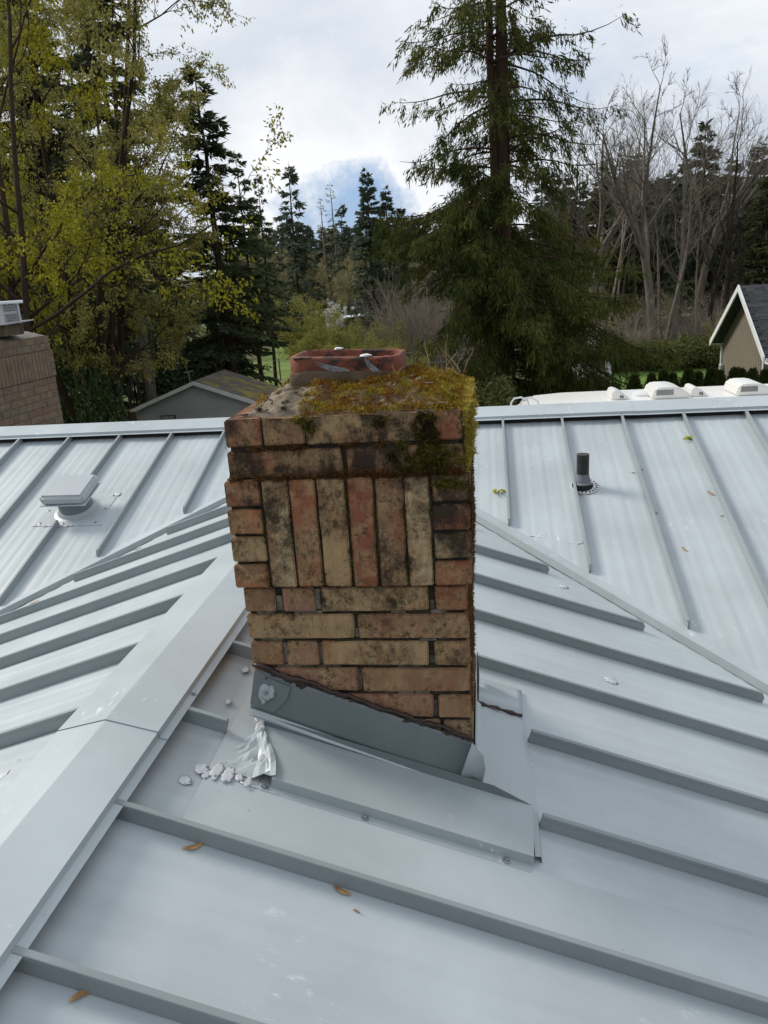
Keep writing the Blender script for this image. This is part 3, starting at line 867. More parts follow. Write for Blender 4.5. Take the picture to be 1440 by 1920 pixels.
# brighter cushion along the right edge and spilling down the right face
n1 = 9000
x = rg.uniform(-.20, -.035, n1); y = rg.uniform(CY0+.06, YB, n1)
h = crown_h(np.clip(x, XL+.02, XR-.015), np.clip(y, CY0+.02, YB-.02))
dn = noise2(np.stack([x, y, h], -1), 17, 9)
kp = (dn+(x+.20)*7-.55 > 0)
P1 = np.stack([x, y, h+np.clip(dn+.3, 0, 1)*.02], -1)[kp]; N1 = np.tile([.3, -.1, 1.], (len(P1), 1))
n2 = 15000
y = CY0+.004+(YB-CY0)*rg.random(n2)**1.3; z = -.335-rg.random(n2)**1.2*.19
bn = noise2(np.stack([y, z, z*0], -1), 19, 2)+.5*noise2(np.stack([y, z, z*0], -1), 44, 5)
keep2 = bn > -.12-.9*(z > -.40)
y, z, bn = y[keep2], z[keep2], bn[keep2]; n2 = len(y)
bul = .034*np.clip(.45+bn, 0, 1.5)*np.exp(-((z+.38)/.15)**2)*S_(0, .05, y-CY0+.02)
P2 = np.stack([XR+bul*rg.uniform(.3, 1, n2), y, z], -1); N2 = np.tile([1, -.25, .35], (n2, 1))
moss('moss', np.concatenate([P1, P2]), np.concatenate([N1, N2]), M_MOSSY, .010, .0030, 2, .8)
# rusty fringe on the rest of the right face
n3 = 17000
y = CY0+(YB-CY0)*rg.random(n3)**1.6; z = rg.uniform(-1.22, -.50, n3)
dn = noise2(np.stack([y*2, z, z*0], -1), 9, 3)
kp = dn+.5*noise2(np.stack([y, z, z*0], -1), 41, 7) > .0
xx = np.where((z < sol_t) & (z > sol_b), -.045, XR)
P3 = np.stack([xx, y, z], -1)[kp]; N3 = np.tile([1, -.2, .25], (len(P3), 1))
moss('moss', P3, N3, M_MOSSB, .009, .0022, 3, .7)
# olive patches on the front: below the top edge at right, along the two bed joints, over the soldier band's ledge
def front_patch(cx, cz, rx, rz, n, thick=.010, y=CY0, seed=0):
    r = np.random.default_rng(seed); a = r.uniform(0, 6.283, n); q = np.sqrt(r.random(n))
    x = cx+rx*q*np.cos(a); z = cz+rz*q*np.sin(a)
    k_ = noise2(np.stack([x, z, x*0], -1), 30, seed+3)+.5*noise2(np.stack([x, z, x*0], -1), 75, seed)+.40*(1-q*q)-.08
    kp = k_ > .05
    return np.stack([x, np.full(n, y)-thick*np.clip(k_, 0, 1)*r.uniform(.1, 1, n), z], -1)[kp]
Pf = [front_patch(-.150, -.385, .034, .062, 2300, .014, seed=1), front_patch(-.175, -.452, .085, .055, 3600, .012, seed=2), front_patch(-.12, -.462, .07, .05, 1500, .010, seed=3),
      front_patch(-.468, -.362, .026, .032, 900, .012, seed=4), front_patch(-.27, -.352, .02, .02, 300, .01, seed=6), front_patch(-.09, -.522, .05, .018, 700, .014, CY0-COR, seed=7)]
Pf = np.concatenate(Pf); moss('moss', Pf, np.tile([0, -1, -.25], (len(Pf), 1)), M_MOSSG, .011, .0026, 5, .6)
# joints
def joint_line(x0, x1, z, n, dz=.005, y=CY0+.004, seed=0, thr=-.1):
    r = np.random.default_rng(seed); x = r.uniform(x0, x1, n); zz = z+r.normal(0, dz, n)
    kp = noise2(np.stack([x, zz, x*0], -1), 15, seed) > thr
    return np.stack([x, np.full(n, y)+r.uniform(-.006, .006, n), zz], -1)[kp]
Pj = np.concatenate([joint_line(XL, XR, -.416, 2600, .004, seed=1), joint_line(XL, XR, -.5005, 4200, .006, CY0-.004, seed=2, thr=-.4), joint_line(-.42, XR, -.498, 3000, .010, CY0-.006, seed=3, thr=-.25)])
moss('moss', Pj, np.tile([0, -1, .2], (len(Pj), 1)), M_MOSSB, .009, .0024, 6, .7)
Pv = []
for i, xx in enumerate((-.603, -.5265, -.451, -.3695, -.2955, -.2165, -.1455)):
    r = np.random.default_rng(30+i); z = r.uniform(sol_b, sol_t, 520); z = z[noise2(np.stack([z*0+xx, z, z*0], -1), 12, i) > -.05]
    Pv.append(np.stack([xx+r.normal(0, .0035, len(z)), np.full(len(z), CY0-COR+.005), z], -1))
for i, zz in enumerate((-.811, -.895, -.979, -1.063)):
    Pv.append(joint_line(XL, XR, zz, 420, .003, CY0+.004, 50+i, .05))
Pv = np.concatenate(Pv); moss('moss', Pv, np.tile([0, -1, .1], (len(Pv), 1)), M_MOSSG, .006, .002, 8, .8)

# crumbs of mortar and bark lying about on the crown
rngk = random.Random(31)
for i in range(24):
    x, y = rngk.uniform(XL+.03, XR-.02), rngk.uniform(CY0+.02, FY0-.02)
    blob('mortar_piece', (x, y, float(crown_h(np.array(x), np.array(y)))+.006), rngk.uniform(.004, .010), rngk.choice([M_MORTARL, M_DIRT, M_DIRT, M_MORTARM]), chim, .55, seed=500+i, lump=.8)
# brown leaf bits caught in the moss
rl = np.random.default_rng(77); nl = 150
x = rl.uniform(XL+.06, XR, nl); y = rl.uniform(CY0+.01, YB-.02, nl); kp = ~((x > FX0-.01) & (x < FX1+.01) & (y > FY0-.01) & (y < FY1+.01)); x, y = x[kp], y[kp]
Pl = np.stack([x, y, crown_h(np.clip(x, XL+.02, XR-.012), np.clip(y, CY0+.02, YB-.02))+rl.uniform(.006, .018, len(x))], -1)
Vl, Fl = (lambda D: (np.stack([Pl, Pl+D*.5+np.cross(D, [0, 0, 1])*.22+[0, 0, .002], Pl+D, Pl+D*.5-np.cross(D, [0, 0, 1])*.22], 1).reshape(-1, 3), np.arange(len(Pl)*4).reshape(-1, 4)))(rl.normal(0, 1, (len(Pl), 3))*np.array([1, 1, .25])*.013)
M_LITTER = island_mat('leaf_litter', [(.05, .03, .018), (.14, .08, .045), (.26, .17, .10), (.10, .085, .07)], .85, .1)
link('leaf_litter', np_mesh('leaf_litter', Vl, Fl), M_LITTER, chim)['kind'] = 'stuff'
# the masonry is 4.5 % smaller than drawn above and stands just behind the pan
CK = .955
chim.location = chim.location*CK; chim.scale = (CK, CK, CK)
# dry grass, a twig and dead leaves on the crown
def stalks(name, label, base, n, L, seed, spread=.03, group='dry grass on the chimney top'):
    rng = random.Random(seed); mb = MB(); base = Vector(base)*CK
    for i in range(n):
        p = base+Vector((rng.uniform(-spread, spread), rng.uniform(-spread, spread), 0))
        d = Vector((rng.uniform(-.5, .5), rng.uniform(-.4, .4), 1)).normalized(); l = L*rng.uniform(.5, 1.1)
        pts = [p]; 
        for j in range(4):
            d = (d+Vector((rng.uniform(-.25, .25), rng.uniform(-.2, .2), -.12))).normalized(); pts.append(pts[-1]+d*l/4)
        mb.tube(pts, [.0011, .001, .0009, .0007, .0003], 4)
    o = mb.build(name, M_STALK); tag(o, label, 'dry grass', group); return o
stalks('dry_grass', 'dry straw stalks sprouting at the right front corner of the clay flue', (-.247, 2.17, -.29), 5, .075, 4, .018)
stalks('dry_grass', 'tall tuft of dry straw stalks on the right side of the chimney top', (-.11, 2.33, -.285), 11, .105, 6, .05)
def twig(name, label, pts, r):
    mb = MB(); mb.tube(pts[0], r, 5)
    for q in pts[1:]: mb.tube(q, [r_*.7 for r_ in r[:len(q)]] if hasattr(r, '__len__') else r*.7, 5)
    o = mb.build(name, M_BARKG); return tag(o, label, 'twig')
zc = lambda x, y, h=.012: (x*CK, y*CK, (float(crown_h(np.array(x), np.array(y)))+h)*CK)
twig('twig', 'small grey forked twig lying on the left of the chimney top', [[zc(-.606, 2.10, .02), zc(-.592, 2.085, .022), zc(-.575, 2.065, .014), zc(-.57, 2.04, .012)], [zc(-.592, 2.085, .022), zc(-.585, 2.12, .024)]], .003)
def leaf(name, label, c, L, Wd, mt, rot, n=(0, 0, 1), cat='leaf', curl=.25, group=None, seed=0):
    """curled thin blade with a midrib fold"""
    rng = random.Random(seed); vs, fs = [], []; K = 7
    for i in range(K):
        t = i/(K-1); w = Wd*.5*math.sin(math.pi*min(1, t*.96+.03))**.8+.0004
        x = (t-.5)*L; z = curl*L*(4*(t-.5)**2)*.25 + .0016; by = .10*L*math.sin(t*3.1)*(1 if seed % 2 else -1)
        vs += [(x, by-w, z+w*.45), (x, by, z), (x, by+w, z+w*.5)]
    for i in range(K-1):
        for j in range(2): q = i*3+j; fs.append((q, q+1, q+4, q+3))
    mb = MB(); mb.add(vs, fs)
    nv = Vector(n).normalized(); ex = (Vector((1, 0, 0))-nv*nv.x).normalized(); ey = nv.cross(ex)
    B_ = Matrix((ex, ey, nv)).transposed().to_4x4(); B_.translation = Vector(c)
    M = B_ @ Matrix.Rotation(rot, 4, 'Z')
    o = mb.build(name, mt, None, M, smooth=True); md = o.modifiers.new('t', 'SOLIDIFY'); md.thickness = .0009
    return tag(o, label, cat, group)
leaf('dead_leaf', 'curled brown dead leaf on the right front edge of the chimney top', zc(-.115, 2.005, .014), .06, .026, M_LEAFD, .25, seed=1)
leaf('dead_leaf', 'dark dead leaf on the moss to the right of the flue', zc(-.16, 2.13, .014), .05, .016, M_LEAFD, .1, seed=2)
leaf('dead_leaf', 'dry brown leaf on the bare brick at the left corner of the chimney top', (-.633*CK, 2.02*CK, -.335*CK), .05, .025, M_LEAFD, .4, seed=3)
leaf('dead_leaf', 'small grey leaf in the moss in front of the flue', zc(-.37, 2.08, .013), .026, .012, M_MORTARL, -.1, seed=4)

# ------------------------------------------------------------------ flashings round the chimney
nW = Vector((s_, 0, 1)).normalized()
def onW(x, y, h=0): return Vector((x, y, zwr(x))) + Vector((0, 0, h*nrm))
# raised pan in front
mb = MB()
top = [onW(-.640, 1.852, .031), onW(.107, 1.852, .031), onW(.097, 1.652, .031), onW(-.560, 1.648, .031)]
mb.prism(top, (0, 0, -.0018))
mb.prism([top[3], top[2], onW(.095, 1.650, .0055), onW(-.567, 1.646, .0055)], (0, -.0016, 0))
mb.prism([onW(-.60, 1.650, .0055), onW(.093, 1.650, .0055), onW(.088, 1.622, .0045), onW(-.585, 1.622, .0045)], (0, 0, -.002))
mb.prism([top[0], top[3], onW(-.567, 1.646, .002), onW(-.640, 1.852, .002)], (.0016, 0, 0))
pan = mb.build('base_flashing', M_FLASH, chim, smooth='auto')
mb = MB()   # upstand from the pan to the masonry
mb.prism([onW(-.63, 1.851, .030), onW(.107, 1.851, .030), onW(.0, 1.856, .054), onW(-.64, 1.856, .056)], (0, .0018, 0))
mb.build('upstand_flashing', M_SHADED, chim)
mb = MB()   # side lip on the pan's right end
mb.prism([onW(.1005, 1.852, .026), onW(.118, 1.848, .022), onW(.116, 1.672, .020), onW(.1005, 1.662, .024)], (0, 0, -.0018))
mb.prism([onW(.118, 1.848, .022), onW(.121, 1.848, .003), onW(.119, 1.672, .003), onW(.116, 1.672, .020)], (-.001, 0, 0))
mb.build('end_lip', M_FLASH, pan)
def screw(c, n, parent, r=.0065):
    M = Matrix.Translation(c) @ Vector(n).to_track_quat('Z', 'Y').to_matrix().to_4x4()
    mb = MB(); mb.lathe([(r*1.5, 0), (r*1.5, .0016), (r*1.1, .0022)], 14, M); mb.lathe([(r*.75, .0022), (r*.75, .0062), (r*.6, .0068)], 6, M)
    return mb.build('screw', M_SCREW, parent)
for x in (-.580, -.326, .027): screw(onW(x, 1.636, .006), nW, pan)
# right flank sheet, its doubled edge, and the lifted sheet behind it
mb = MB()
mb.prism([onW(-.062, 1.86, .033), onW(.106, 1.856, .012), onW(.094, 2.335, .012), onW(-.062, 2.335, .014)], (0, 0, -.0016))
fl = mb.build('flank_flashing', M_CAP, chim)
mb = MB()
mb.prism([onW(.1045, 1.858, .0105), onW(.119, 1.865, .007), onW(.108, 2.30, .007), onW(.0945, 2.325, .0105)], (0, 0, -.0016))
mb.build('flank_edge', M_CAP, fl)
mb = MB()
rngx = random.Random(3); vs = []; fs = []
for i in range(9):
    t = i/8; x = -.062+.165*t
    hgt = .019-.007*t+.003*math.sin(t*7)
    vs += [onW(x, 2.325+.006*math.sin(t*9), hgt), onW(x, 2.40, .012), onW(x+.004, 2.52, .006)]
for i in range(8):
    for j in range(2): q = i*3+j; fs.append((q, q+1, q+4, q+3))
mb.add(vs, fs); o = mb.build('lapped_sheet', M_CAP, fl, smooth=True); md = o.modifiers.new('t', 'SOLIDIFY'); md.thickness = .0014
smear_pts = [onW(-.05+.15*i/9, 2.33, .018) for i in range(10)]
mb = MB(); mb.tube(smear_pts, [.006+.003*math.sin(i*2.1) for i in range(10)], 6); mb.build('sealant_bead', M_SEALB, fl)
# side flashing standing against the right face
mb = MB(); t0 = XR*CK+.006
mb.prism([(t0, 1.876, zwr(t0)+.005), (t0, YB*CK, zwr(t0)+.005), (t0, YB*CK, zwr(t0)+.13), (t0, 1.876, zwr(t0)+.13)], (.0016, 0, 0))
mb.prism([(t0+.0016, 1.872, zwr(t0)+.004), (t0+.014, 1.872, zwr(t0)+.002), (t0+.014, 2.32, zwr(t0)+.016), (t0+.0016, 2.32, zwr(t0)+.03)], (0, 0, .0016))
mb.build('side_flashing_and_shade', M_CAP, chim)
mb = MB(); mb.prism([(t0+.004, 2.33, zwr(t0)+.02), (t0+.006, 2.50, zwr(t0)+.02), (t0+.003, 2.50, zwr(t0)+.12), (t0+.002, 2.30, zwr(t0)+.08)], (.002, .003, 0)); mb.build('side_flashing_and_shade', M_DARK, chim)  # black wedge that paints in the shadowed gap beside the flashing
# left: flat sheet up the roof beside the chimney
mb = MB(); mb.prism([onW(-.722, 1.45, .0075), onW(-.728, 1.80, .0075), onW(-.736, 2.62, .0065), onW(-.66, 2.62, .0045), onW(-.60, 1.87, .0045), onW(-.60, 1.64, .0035), onW(2.4, 1.63, .003), onW(2.4, 1.45, .0028)], (0, 0, -.0014))
mb.build('flank_flashing', M_CAP, chim)
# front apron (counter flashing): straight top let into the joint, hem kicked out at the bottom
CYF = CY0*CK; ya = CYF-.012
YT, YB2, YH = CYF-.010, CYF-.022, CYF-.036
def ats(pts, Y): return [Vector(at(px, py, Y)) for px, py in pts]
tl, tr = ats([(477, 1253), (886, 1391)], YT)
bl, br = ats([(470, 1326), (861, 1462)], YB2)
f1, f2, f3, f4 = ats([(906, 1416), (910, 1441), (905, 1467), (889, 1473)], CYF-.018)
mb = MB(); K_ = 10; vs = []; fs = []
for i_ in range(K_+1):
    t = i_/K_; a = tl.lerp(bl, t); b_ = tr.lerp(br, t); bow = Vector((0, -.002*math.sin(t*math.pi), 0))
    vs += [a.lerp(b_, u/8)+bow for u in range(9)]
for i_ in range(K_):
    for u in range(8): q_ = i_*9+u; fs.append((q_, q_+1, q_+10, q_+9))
mb.add(vs, fs); apron = mb.build('apron_flashing', M_SHADED, chim, smooth=True)
md = apron.modifiers.new('t', 'SOLIDIFY'); md.thickness = .0016
mb = MB()   # hem kicked out along the bottom
hl, hr = ats([(467, 1341), (855, 1473)], YH)
mb.prism([bl, br+(bl-br)*.02, hr, hl], (0, .0006, -.0016)); mb.build('hem', M_CAP, apron)
mb = MB()   # back of the hem returning to the upstand
mb.prism([hl+Vector((.01, .001, -.001)), hr+Vector((-.004, .001, -.001)), hr+Vector((-.004, .03, .004)), hl+Vector((.01, .03, .004))], (0, 0, -.0015)); mb.build('return_fold', M_SHADED, apron)
mb = MB()   # right-hand corner flap, bent round the arris
c0 = tr+Vector((-.001, -.003, 0)); c1 = br+Vector((-.001, -.003, 0)); md_ = Vector(at(878, 1432, CYF-.018))
mb.add([c0, f1, f2, f3, f4, c1, md_+Vector((0, -.006, 0))], [(0, 1, 6), (1, 2, 6), (2, 3, 6), (3, 4, 6), (4, 5, 6), (5, 0, 6)])
o = mb.build('corner_flap', M_FLASH, apron, smooth=True); md = o.modifiers.new('t', 'SOLIDIFY'); md.thickness = .0016
mb = MB()   # corner patch at the left
def apt(px, py, off=.006):
    """point just in front of the apron's face"""
    t = (py-(1253+(px-477)*.338))/72.0; t = min(max(t, 0), 1.05)
    return Vector(at(px, py, YT+(YB2-YT)*t-off-.002*math.sin(min(t, 1)*math.pi)))
mb.prism([apt(478, 1254), apt(502, 1271), apt(545, 1289), apt(538, 1311), apt(514, 1335), apt(469, 1320)], (0, .0018, 0)); patch = mb.build('corner_patch', M_SHADED, apron)
tag(patch, 'six sided corner patch with a sealed rivet')
blob('sealant_smear', apt(498, 1298, .0068), .022, M_FLASH, patch, .10, (0, -1, .3), 4, lump=.6, stretch=(1, 1.2))
screw(apt(498, 1298, .0085), (0, -1, .3), patch, .006)
mb = MB(); mb.lathe([(.0028, 0), (.0028, .0012)], 10, Matrix.Translation(apt(499, 1272, .0066)) @ Matrix.Rotation(math.pi/2, 4, 'X')); mb.build('rivet_hole', M_DARK, patch)
# brown sealant bead along the apron's top
rngb = random.Random(8); pts = []; rad = []
for i in range(46):
    t = i/45; x = -.686+.632*t; z = -1.0525-.2375*t+.004*math.sin(t*31)+rngb.uniform(-.003, .003)
    pts.append((x*CK, CYF-.007+rngb.uniform(-.002, .002), z*CK)); rad.append(.0050+.0038*rngb.random()+(.003 if .05 < t < .22 else 0))
mb = MB(); mb.tube(pts, rad, 7)
bead = mb.build('sealant_bead', M_SEALB, chim, smooth=True)
for i, (x, z, r, sx, sy) in enumerate([(-.61, -1.088, .016, 1.6, .6), (-.57, -1.110, .014, 1.3, .8), (-.545, -1.117, .016, 1.2, .9), (-.445, -1.155, .010, .8, 1.3), (-.40, -1.168, .012, 1.8, .5), (-.23, -1.232, .016, 2.0, .5), (-.20, -1.243, .012, 1.5, .7), (-.13, -1.270, .013, 1.8, .6), (-.078, -1.288, .012, 1.4, .8), (-.066, -1.302, .007, .4, 2.4)]):
    blob('sealant_bead', (x*CK, CYF-.009, z*CK), r, M_SEALB, bead, .28, (0, -1, 0), 20+i, lump=.7, stretch=(sx, sy))
# crumpled membrane at the pan's left end, with sealant
mb = MB(); vs = []; fs = []; rngc = random.Random(21)
NU, NV = 11, 12
for i in range(NU):
    for j in range(NV):
        u, v = i/(NU-1), j/(NV-1)
        x0 = -.712+.050*v; x1 = -.552-.080*v+.008*math.sin(v*5)
        x = x0+(x1-x0)*u; y = 1.652+.205*v
        h = .004+.029*S_(.55, .98, u)+.006*abs(math.sin(u*7+v*4))*u+.007*abs(math.sin(v*9-u*5))*S_(.15, .5, u)*(1-S_(.8, 1, u))+rngc.uniform(-.0025, .0025)
        vs.append(onW(x, y, float(max(h, .004))))
for i in range(NU-1):
    for j in range(NV-1): q = i*NV+j; fs.append((q, q+1, q+NV+1, q+NV))
mb.add(vs, fs); o = mb.build('crumpled_membrane', M_FLASH, chim); md = o.modifiers.new('t', 'SOLIDIFY'); md.thickness = .0015
for i, (x, y, r, h) in enumerate([(-.738, 1.632, .022, .004), (-.702, 1.640, .024, .005), (-.672, 1.637, .018, .005), (-.645, 1.640, .015, .005), (-.722, 1.615, .012, .004), (-.62, 1.634, .012, .006), (-.76, 1.577, .020, .002),
                                   (-.655, 1.875, .020, .030), (-.640, 1.83, .016, .034), (-.765, 1.942, .016, .004), (-.770, 2.133, .014, .004), (-.60, 1.70, .010, .036)]):
    blob('sealant_blob', onW(x, y, h+.0045), r*.85, M_SEAL, chim, .055 if i != 6 else .03, nW, 40+i, lump=.45, stretch=(1.0+.5*(i % 3), .9-.2*(i % 2)))
mb = MB(); mb.tube([onW(-.64+.1*i/7, 1.628, .005) for i in range(8)], [.004, .003, .004, .002, .003, .002, .002, .001], 6); mb.build('sealant_bead', M_SEAL, chim, smooth=True)
rngd = random.Random(12)
for (pl, x, y, r_s, st_, lab) in [('l', *at(0, 0, 1)[:2], 0, (1, 1), '')][:0]: pass
def spot(v, nn, r, seed, st_=(1.4, .8), parent=house):
    return blob('sealant_smear', v+nn*.0008, r, M_SEAL, parent, .045, nn, seed, lump=1.0, stretch=st_)
nL = Vector((-s_, 0, 1)).normalized(); nMn = Vector((0, -s_, 1)).normalized()
def hitp(px, py, n, p0):
    v = Vector(at(px, py, 1)); return v*(Vector(n).dot(Vector(p0))/Vector(n).dot(v))
pL, pR, pMn = (XW, 0, ZW), (XW, 0, ZW), (0, RY, zmain(RY))
for i, (px, py, pl, r) in enumerate([(157, 1293, 'l', .016), (20, 1440, 'l', .03), (1146, 1276, 'r', .022), (432, 1530, 'r', .012), (820, 1585, 'r', .014), (1010, 1004, 'm', .03), (994, 880, 'm', .022), (1080, 1018, 'm', .02), (1056, 1100, 'r', .02), (560, 1500, 'r', .010), (700, 1580, 'r', .008)]):
    nn, p0 = {'l': (nL, pL), 'r': (nW, pR), 'm': (nMn, pMn)}[pl]
    spot(hitp(px, py, nn, p0), nn, r, 300+i, (1.6, .6) if i % 2 else (1, 1))
# screw in the wing ridge cap flange
screw((-.84, 1.875, zwr(-.84)+.047), nW, house)

# ------------------------------------------------------------------ roof vent and vent pipe
nM = Vector((0, -s_, 1)).normalized()
MV = frame((-2.665, 4.60, zmain(4.60)), (0, -1, -s_))
vent = tag(empty('roof_vent'), 'square hooded grey roof vent on the left of the main slope', 'roof vent'); vent.matrix_basis = MV
mb = MB(); mb.box(-.215, .215, -.175, .175, .0008, .0035)
vs = []
base = mb.build('base_plate', M_CAP, vent, MV)
mb = MB(); mb.lathe([(.150, .0036), (.128, .010), (.116, .028), (.112, .032)], 32, MV); mb.build('collar', M_VENT, vent, smooth='auto')
mb = MB(); mb.lathe([(.108, .02), (.104, .145)], 32, MV); mb.build('neck', M_SHADED, vent, smooth='auto')  # shadow on the neck is painted in with the darkened metal
mb = MB(); mb.box(-.148, .148, -.135, .135, .125, .195, MV); mb.build('hood', M_VENT, vent, bevel=.018, seg=3, smooth='auto')
mb = MB(); mb.box(-.152, .152, -.139, .139, .122, .128, MV); mb.build('hood_rim', M_CAP, vent, bevel=.002)
for x, y in ((-.19, -.15), (0.0, -.155), (.19, -.15), (-.195, .0), (.195, .01), (-.19, .15), (.19, .15), (.03, .155)):
    screw(MV @ Vector((x, y, .0035)), nM, vent, .006)
rngv = random.Random(4)
for i in range(13):
    x = -.22+.44*i/12; blob('sealant_smear', MV @ Vector((x, .178+rngv.uniform(-.006, .008), .003)), .011, M_SEAL, vent, .22, nM, 60+i, lump=.7, stretch=(1.6, .7))
blob('sealant_smear', MV @ Vector((-.215, -.17, .003)), .018, M_SEAL, vent, .2, nM, 80, lump=.6)
# pipe with rubber boot
PB = Vector((.583, 4.70, zmain(4.70)))
pipe = tag(empty('vent_pipe', PB), 'black plumbing vent pipe in a grey rubber boot on the right of the main slope', 'vent pipe')
M_ABS = simple('black_plastic_pipe', (.022, .023, .020), .45, 0, .3, 20)
M_ABSI = simple('pipe_rim', (.09, .045, .03), .7)
M_BOOT = simple('grey_rubber', (.16, .175, .19), .6, 0, .08, 20)
mb = MB(); mb.lathe([(.0375, -.05), (.0375, .205)], 28, Matrix.Translation(PB)); o = mb.build('pipe', M_ABS, pipe, smooth='auto')
mb = MB(); mb.lathe([(.0376, .2045), (.0376, .206), (.033, .2062), (.033, .19), (.0, .188)], 28, Matrix.Translation(PB)); mb.build('pipe_rim', M_ABSI, pipe, smooth='auto')
MP = frame(PB+Vector((0, 0, .002)), (0, -1, -s_))
mb = MB()
for j in range(1):
    mb.lathe([(.060, .018), (.056, .024), (.050, .030)], 28, Matrix.Translation(PB+Vector((0, 0, .004))))
    mb.lathe([(.047, .02), (.045, .055), (.0405, .062), (.0405, .075), (.038, .083)], 28, Matrix.Translation(PB))
mb.build('boot', M_BOOT, pipe, smooth='auto')
mb = MB(); mb.lathe([(.064, -.03), (.062, .022), (.058, .024)], 28, Matrix.Translation(PB)); mb.build('boot_base', M_DARK, pipe, smooth='auto')
ring = MB(); ring.lathe([(.058, .001), (.086, .001), (.084, .006), (.060, .008)], 32, MP @ Matrix.Translation((-.012, 0, 0))); ring.build('sealant_ring', M_SEAL, pipe)
ndots = MB()
for j in range(20):
    a = j/20*6.283; MPj = MP @ Matrix.Translation((-.012, 0, 0)) @ Matrix.Rotation(a, 4, 'Z')
    ndots.box(.066, .078, -.0045, .0045, .006, .0085, MPj)
ndots.build('ring_slot', M_DARK, pipe)

# ------------------------------------------------------------------ litter on the roof
def on(pl, x, y):
    if pl == 'm': return Vector((x, y, zmain(y))), nM
    if pl == 'r': return onW(x, y), nW
    return Vector((x, y, zwl(x))), Vector((-s_, 0, 1)).normalized()
LIT = [
 ('r', -.676, 1.385, .052, .75, 'tan bud scale below the seam that runs from the ridge cap under the chimney'),
 ('r', -.728, .985, .050, .85, 'tan bud scale beside the lowest seam at the left of the wing roof'),
 ('r', -.343, 1.390, .045, -.25, 'brown curled bud scale on the wing roof below the middle of the pan flashing'),
 ('r', -.305, 1.345, .016, -.2, 'tiny brown bud scale on the open wing panel below the chimney'),
 ('r', .26, .982, .020, 1.2, 'small brown bud scale against the nearest long seam at right'),
 ('r', .395, .982, .045, .05, 'long tan bud scale under the nearest long seam at right'),
 ('r', .897, 4.03, .05, -.75, 'upper of two orange bud scales lying in the right hand valley'),
 ('r', 1.20, 3.70, .06, -.75, 'orange bud scales caught halfway down the right hand valley'),
 ('m', .953, 4.86, .05, .6, 'tan bud scale against the seam to the right of the vent pipe'),
 ('m', .905, 4.83, .03, -.5, 'pale bud scale just left of the seam beside the vent pipe'),
 ('m', 1.31, 4.60, .055, -1.0, 'brown bud scale caught on the seam well right of the vent pipe'),
 ('m', 1.315, 4.38, .025, .4, 'small brown bud scale low on the seam well right of the vent pipe'),
 ('m', .96, 4.43, .045, -.8, 'curved tan bud scale on the panel right below the vent pipe'),
 ('m', .56, 4.615, .04, -.9, 'tan bud scale at the foot of the vent pipe'),
 ('m', 1.05, 4.10, .045, -1.1, 'pinkish bud scale low on the main slope between two seams'),
 ('l', -2.05, 4.118, .045, .6, 'brown bud scale lying in the left hand valley'),
 ('l', -2.47, 3.66, .06, .55, 'orange bud scales at the lower end of the left hand valley'),
]
for i, (pl, x, y, L, rot, lab) in enumerate(LIT):
    p, nn = on(pl, x, y)
    leaf('bud_scale', lab, p+nn*.001, L, L*.22, M_BUD, rot, nn, 'bud scale', .3, 'bud scales fallen on the metal roof', i)
# grouped strips in the valleys get a few more
def blossom(label, pl, x, y, seed):
    rng = random.Random(seed); p, nn = on(pl, x, y); bm = bmesh.new()
    for i in range(16):
        q = p+Vector((rng.uniform(-.035, .035), rng.uniform(-.025, .025), 0)); q = q+nn*(rng.uniform(.004, .022))
        r = bmesh.ops.create_icosphere(bm, subdivisions=1, radius=rng.uniform(.006, .011), matrix=Matrix.Translation(q))
    me = bpy.data.meshes.new('blossom'); bm.to_mesh(me); bm.free()
    tag(link('blossom', me, M_BUDG), label, 'blossom', 'yellow blossom fallen on the metal roof')
blossom('yellow green blossom cluster on the panel just right of the chimney', 'm', .075, 4.66, 1)
blossom('yellow blossom cluster caught high on a seam at the right', 'm', 1.315, 5.20, 2)

# ------------------------------------------------------------------ neighbour chimney at left (standing on the back slope)
ch2 = tag(empty('chimney', (-5.75, 8.6, -2.0)), 'wide weathered brick chimney at the left edge behind the ridge', 'chimney')
LX, LYF, LYN = -5.30, 9.20, 7.2          # right face plane, far and near ends
P1 = .084
def b2(y0, y1, z0, z1, x=LX, dep=.1, sd_=0):
    r = random.Random(sd_); c = r.choice([(.17, .12, .085), (.20, .13, .085), (.15, .105, .08), (.22, .125, .08), (.19, .145, .10)])
    o = brick(x-dep, x, y0, y1, z0, z1, (*c, r.uniform(.12, .34)), ch2, M_BRICKF, sd_, False); return o
q = 5000
z = -.435
def course(z, off, x=LX):
    global q
    y = LYF; first = True
    while y > LYN+.02:
        L = (.298 if not first or off == 0 else (.095 if off == 1 else .2)); first = False
        y2 = max(LYN, y-L); b2(y2, y, z-.074, z, x, sd_=q); q += 1; y = y2-.010
course(-.435, 0); course(-.435-P1, 1)
zb0 = -.435-2*P1+.004
y = LYF+.014
for j in range(4): b2(y-.095, y, zb0-j*.0805-.0715, zb0-j*.0805, LX+.016, sd_=q); q += 1
y -= .104
while y > LYN+.09: b2(y-.0665, y, zb0-.313, zb0, LX+.016, sd_=q); q += 1; y -= .0755
b2(LYN, y, zb0-.313, zb0, LX+.016, sd_=q); q += 1
zz = zb0-.313-.010
for i in range(13): course(zz-i*P1, (i*2) % 3 if i % 2 else 1+(i % 3 == 0)); 
mb = MB(); mb.box(LX-.89, LX-.008, LYN+.008, LYF-.008, -2.7, -.43); mb.box(LX-.9, LX+.008, LYN-.006, LYF+.006, zb0-.309, zb0-.004); mb.build('mortar_core', M_MORTARL, ch2)
